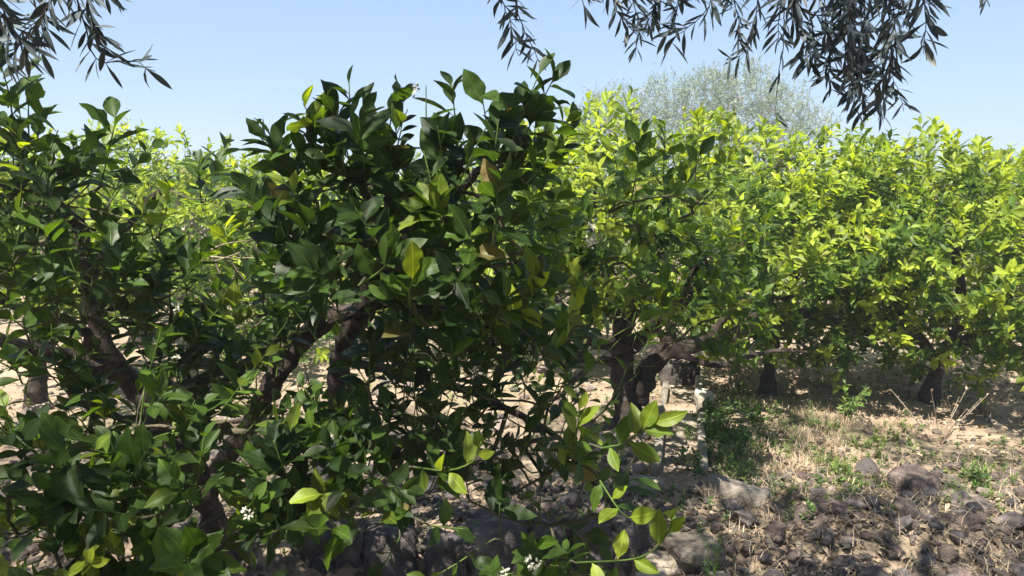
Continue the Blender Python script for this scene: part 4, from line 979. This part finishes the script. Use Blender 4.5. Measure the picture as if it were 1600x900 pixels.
loose_block('flat_stone', 1040, 845, .2, .14, .07, .2, 650, (1.0, .9, .8), 'flat stone lying beside the concrete lump', 'stone', mat=M_conc)

# ------------------------------------------------------------------ litter, straw, weeds
def ground_pts(n, box, bias=1.0):
    px = rs.uniform(box[0], box[2], n); py = box[1] + (box[3] - box[1]) * rs.uniform(0, 1, n) ** bias
    P = np.array([ground_at(a, b) for a, b in zip(px, py)]); P[:, 2] = gz(P[:, 0], P[:, 1])
    return P
def litter():
    P = np.vstack([ground_pts(4500, (-80, 520, 1700, 930)), ground_pts(900, (1080, 520, 1650, 900)), ground_pts(2000, (1100, 560, 1620, 620)), ground_pts(120, (1040, 600, 1110, 760))])
    n = len(P)
    a = rs.uniform(0, 6.28, n); L = np.stack([np.cos(a), np.sin(a), rs.normal(.1, .25, n)], 1)
    N = norm(rs.normal(0, .45, (n, 3)) + [0, 0, 1])
    P[:, 2] += rs.uniform(.004, .025, n)
    T = np.stack([rs.beta(2, 2, n), rs.uniform(size=n), np.zeros(n)], 1)
    tv = leaf_template(4, 3, .42, .5, .6, .9, 0, 0)
    me = bulk_leaves('leaf_litter', tv, P, L, N, rs.uniform(.018, .055, n), T, M_dry)
    tag(new_obj('leaf_litter', me), 'dry curled brown leaves littering the soil under the citrus trees', 'leaf litter', kind='stuff')
litter()

def blades(base, n, h, spread, rg, tint, width=.004, bend=.5):
    """grass blades as narrow 3-section strips"""
    P = base[:, None] + np.concatenate([rg.normal(0, spread, (len(base), n, 2)), np.zeros((len(base), n, 1))], 2)
    P = P.reshape(-1, 3); m = len(P)
    a = rg.uniform(0, 6.28, m); o = np.stack([np.cos(a), np.sin(a), np.zeros(m)], 1)
    hh = h * rg.uniform(.4, 1.2, m); ln = rg.uniform(.1, 1, m) * bend
    side = np.stack([-o[:, 1], o[:, 0], np.zeros(m)], 1) * width
    pts = []
    for t, wd in ((0, 1), (.4, .8), (.75, .5), (1, .08)):
        c = P + np.array([0, 0, 1]) * (hh * (t - .3 * ln * t * t))[:, None] + o * (hh * ln * t * t)[:, None]
        pts += [c - side * wd, c + side * wd]
    V = np.stack(pts, 1).reshape(-1, 3)
    f = np.array([(0, 1, 3, 2), (2, 3, 5, 4), (4, 5, 7, 6)])
    F = (f[None] + (np.arange(m) * 8)[:, None, None]).reshape(-1, 4)
    T = np.repeat(np.stack([np.clip(rg.normal(tint, .15, m), 0, 1), rg.uniform(size=m), np.zeros(m)], 1), 8, 0)
    return V, F, T
def blade_obj(name, base, n, h, spread, tint, mat, **kw):
    V, F, T = blades(base, n, h, spread, rs, tint, **kw)
    return mesh_np(name, V, F, mat, True, tint=T)
B = np.vstack([ground_pts(260, (1120, 575, 1680, 660), 1.0), ground_pts(330, (1120, 660, 1430, 790))])
B = B[np.sin(B[:, 0] * 4 + 2) * np.sin(B[:, 1] * 5) + rs.normal(0, .35, len(B)) > -.1]
tag(new_obj('dry_grass', blade_obj('dry_grass', B, 14, .07, .05, .75, M_dry, bend=1.4, width=.0022)), 'low straw-coloured dry grass over the clearing on the right', 'dry grass', kind='stuff')
B = np.vstack([ground_pts(300, (-80, 600, 1100, 900)), ground_pts(260, (1110, 720, 1650, 900))])
tag(new_obj('straw', blade_obj('straw', B, 7, .09, .06, .85, M_dry, bend=2.6, width=.002)), 'bleached straw stalks lying between the stones', 'straw', kind='stuff')

def weed_set(n, box, h, seed, tint, sz=(.015, .035), nl=(8, 16)):
    rg = np.random.default_rng(seed)
    cx, cy = (box[0] + box[2]) / 2, (box[1] + box[3]) / 2
    P = np.array([ground_at(a, b) for a, b in zip(rg.normal(cx, (box[2] - box[0]) / 3.2, n), np.clip(rg.normal(cy, (box[3] - box[1]) / 3.2, n), 545, 920))]); P[:, 2] = gz(P[:, 0], P[:, 1]); m = len(P)
    k_ = np.sin(P[:, 0] * 9 + 1) * np.sin(P[:, 1] * 8) + rg.normal(0, .4, m) > -.15; P = P[k_]; m = len(P)
    d = norm(rg.normal(0, .35, (m, 3)) + [0, 0, 1])
    return shoot_leaves(P, d, rg.uniform(.4, 1.1, m) * h, rg.integers(nl[0], nl[1], m), rg.uniform(*sz, m), np.clip(rg.normal(tint, .2, m), 0, 1), rg, spread=1.1)
A = cat(weed_set(360, (1100, 630, 1330, 790), .11, 701, .42), weed_set(260, (1090, 640, 1160, 740), .13, 702, .15, (.02, .05)), weed_set(260, (1200, 690, 1450, 790), .08, 703, .5),
        weed_set(200, (1400, 700, 1600, 800), .08, 704, .4), weed_set(220, (1150, 560, 1620, 610), .16, 705, .5), weed_set(60, (1280, 640, 1450, 690), .06, 706, .4),
        weed_set(160, (430, 780, 1000, 840), .07, 707, .3), weed_set(180, (560, 560, 960, 720), .1, 708, .5), weed_set(90, (0, 560, 400, 700), .12, 709, .5))
tag(new_obj('weeds', bulk_leaves('weeds', T_FAR, *A[:4], A[4], M_weed)), 'low green weeds growing in patches on the soil right of the channel', 'weeds', kind='stuff')

def plant(name, px, py, h, ns, seed, label, cat_, sz, tint, nl=(10, 16), spread=.35, tmpl=T_FAR, mat=M_weed, leafspread=1.0):
    rg = np.random.default_rng(seed); p = ground_at(px, py); p[2] = gz(p[0], p[1])
    e = empty(name, p); tag(e, label, cat_)
    d = norm(rg.normal(0, spread, (ns, 3)) * [1, 1, .2] + [0, 0, 1]); ln = rg.uniform(.6, 1.05, ns) * h
    bs = rg.normal(0, .012, (ns, 3)) * [1, 1, 0]
    A = shoot_leaves(bs, d, ln, rg.integers(nl[0], nl[1] + 1, ns), rg.uniform(*sz, ns), np.clip(rg.normal(tint, .12, ns), 0, 1), rg, spread=leafspread)
    for i in range(ns):
        new_obj('stem', tubes_mesh('stem', [(np.array([bs[i] - [0, 0, .02], bs[i] + d[i] * ln[i] * .5, bs[i] + d[i] * ln[i]]), np.array([.003, .0025, .001]), 4)], M_greentwig if mat == M_weed else M_deadtwig), e)
    tag(new_obj('foliage', bulk_leaves('foliage', tmpl, *A[:4], A[4], mat), e), kind='stuff')
plant('weed', 1112, 905, .34, 3, 801, 'feathery upright green weed at the bottom in front of the concrete lump', 'weed', (.045, .07), .25, (34, 44), .12, diamond2(.10))
plant('weed', 1320, 655, .28, 9, 802, 'bushy green weed on the bare soil between the two right trunks', 'weed', (.05, .08), .45, (8, 12), .5)
plant('weed', 1188, 672, .16, 9, 803, 'broad-leaved green weed in the patch right of the channel', 'weed', (.05, .08), .35, (6, 9), .7)
plant('weed', 1100, 690, .24, 12, 804, 'grey-green rosemary-like weed leaning over the channel wall', 'weed', (.03, .05), .1, (22, 30), .4, diamond2(.14))
plant('weed', 1520, 760, .12, 8, 805, 'low round-leaved weed beside the flat pale stone', 'weed', (.04, .06), .4, (6, 9), .8)
plant('dry_weed', 1468, 690, .42, 7, 806, 'dead branching straw-coloured weed standing in front of the leaning trunk', 'weed', (.02, .04), .9, (6, 10), .45, T_FAR, M_dry)
plant('dry_weed', 1540, 640, .26, 10, 807, 'dry bushy weed at the foot of the right tree', 'weed', (.02, .04), .9, (8, 12), .5, T_FAR, M_dry)
plant('dry_weed', 1160, 600, .34, 10, 808, 'yellowing dry weed under the low limb left of the slim trunk', 'weed', (.03, .05), .75, (10, 14), .4, T_FAR, M_dry)
plant('dry_weed', 1235, 610, .28, 9, 809, 'dry pale weed just right of the slim trunk', 'weed', (.02, .04), .75, (8, 12), .4, T_FAR, M_dry)

# ------------------------------------------------------------------ dead sticks, blossoms
def stick(px, py, d, px2, py2, d2, r, root, side=3):
    a, b_ = at(px, py, d), at(px2, py2, d2); off = np.array(root.location)
    pts = spline(np.c_[np.array([a, (a + b_) / 2 + rs.normal(0, .01, 3), b_]), np.zeros(3)], .04)[:, :3]
    it = [(pts - off, np.linspace(r, r * .5, len(pts)), 6)]
    for _ in range(side):
        k = rs.integers(1, len(pts)); q = pts[k] + rs.normal(0, .05, 3)
        it.append((np.array([pts[k], (pts[k] + q) / 2 + rs.normal(0, .006, 3), q]) - off, np.array([r * .6, r * .5, r * .3]), 4))
    new_obj('dead_twig', tubes_mesh('dead_twig', it, M_deadtwig), root)
# ------------------------------------------------------------------ thin haze volume, added for a veiled, washed look
def haze(density):
    m = bpy.data.materials.new('haze'); m.use_nodes = True; n = m.node_tree
    n.nodes.remove(n.nodes['Principled BSDF'])
    v = n.nodes.new('ShaderNodeVolumePrincipled'); v.inputs['Color'].default_value = (.86, .93, 1, 1); v.inputs['Density'].default_value = density; v.inputs['Anisotropy'].default_value = 0.2
    n.links.new(v.outputs[0], n.nodes['Material Output'].inputs['Volume'])
    x0, x1, y0, y1, z0, z1 = -510, 510, -70, 910, -1.5, 7.5
    V = [(x, y, z) for z in (z0, z1) for y in (y0, y1) for x in (x0, x1)]
    F = [(0, 2, 3, 1), (4, 5, 7, 6), (0, 1, 5, 4), (2, 6, 7, 3), (0, 4, 6, 2), (1, 3, 7, 5)]
    tag(new_obj('haze', mesh_np('haze', V, np.array(F), m, False)), 'thin pale haze added over the orchard to lift its shadows', 'haze', kind='stuff')
haze(HAZE)
roots = [o for o in bpy.data.objects if o.name.startswith('citrus_tree') and 'label' in o]
r1 = roots[0]
for s_ in [(275, 425, 2.2, 375, 395, 2.3, .003), (300, 410, 2.2, 395, 375, 2.3, .0025), (320, 400, 2.3, 400, 402, 2.3, .0025), (345, 430, 2.25, 300, 380, 2.2, .002), (330, 520, 2.4, 350, 600, 2.4, .003)]:
    stick(*s_, r1, 2)
def blossom_mesh(seed, buds):
    r = np.random.default_rng(seed); import bmesh
    bm = bmesh.new()
    for k in range(buds):
        c = Vector(r.normal(0, .011, 3)); c.z = abs(c.z)
        q = Matrix.Translation(c) @ Vector(r.normal(0, 1, 3)).to_track_quat('Z', 'Y').to_matrix().to_4x4() @ Matrix.Diagonal((.0042, .0042, .008, 1))
        bmesh.ops.create_icosphere(bm, subdivisions=2, radius=1, matrix=q)
    c = Vector((0, 0, .012))
    for k in range(5):                                                    # open flower
        a = k * 2 * math.pi / 5 + .3
        dirv = Vector((math.cos(a), math.sin(a), .35)); sdv = Vector((-math.sin(a), math.cos(a), 0)) * .0042
        tip = c + dirv * .016
        v = [bm.verts.new(x) for x in (c, c + dirv * .008 - sdv, tip - Vector((0, 0, .003)), c + dirv * .008 + sdv)]
        bm.faces.new(v)
    me = bpy.data.meshes.new('blossom'); bm.to_mesh(me); bm.free(); me.materials.append(M_blossom)
    for p in me.polygons: p.use_smooth = True
    return me
BL = [blossom_mesh(900 + k, 5 + k) for k in range(3)]
def blossom(px, py, d, root, sc=1.0, n=1):
    for k in range(n):
        p = at(px + (rs.normal(0, 9) if k else 0), py + (rs.normal(0, 7) if k else 0), d + (rs.normal(0, .02) if k else 0))
        o = new_obj('blossom', BL[(k + int(px)) % 3], root, Vector(p - np.array(root.location)))
        o.rotation_euler = (rs.uniform(0, 3), rs.uniform(0, 3), rs.uniform(0, 6)); o.scale = (sc,) * 3
blossom(300, 355, 1.75, roots[0], .8, 4); blossom(385, 800, 1.6, roots[0], .6, 2); blossom(268, 482, 1.9, roots[0], .8, 1); blossom(275, 560, 1.9, roots[0], .6, 1)
blossom(515, 685, 1.8, roots[1], .75, 2); blossom(835, 880, 1.9, roots[1], .75, 3); blossom(645, 142, 1.75, roots[1], .6, 2); blossom(925, 370, 2.6, roots[2], 1.0, 4); blossom(820, 545, 2.2, roots[1], .7, 1); blossom(790, 895, 1.9, roots[1], .9, 1)
ORD = ['leftmost', 'second from left', 'third from left', 'fourth from left', 'fifth from left', 'sixth from left', 'seventh from left', 'eighth from left', 'ninth from left', 'tenth from left']
ORD += [('%s from left' % w_) for w_ in 'eleventh twelfth thirteenth fourteenth fifteenth sixteenth seventeenth eighteenth nineteenth twentieth twenty-first twenty-second twenty-third twenty-fourth twenty-fifth twenty-sixth twenty-seventh twenty-eighth twenty-ninth thirtieth thirty-first thirty-second thirty-third thirty-fourth'.split()]
bylab = {}
for o in bpy.data.objects:
    if 'category' in o and 'group' in o: bylab.setdefault(o['label'], []).append(o)
for lb, os_ in bylab.items():
    if len(os_) < 2: continue
    os_.sort(key=lambda o: o.location.x / o.location.y)
    for i, o in enumerate(os_):
        if i < len(ORD): o['label'] = '%s, %s%s' % (lb, ORD[i] if i < len(os_) - 1 else 'rightmost', ' of such' if o['category'] == 'stone' else '')
tris = sum(len(o.data.polygons) for o in bpy.data.objects if o.type == 'MESH')
print('objects', len(bpy.data.objects), 'polys', tris)
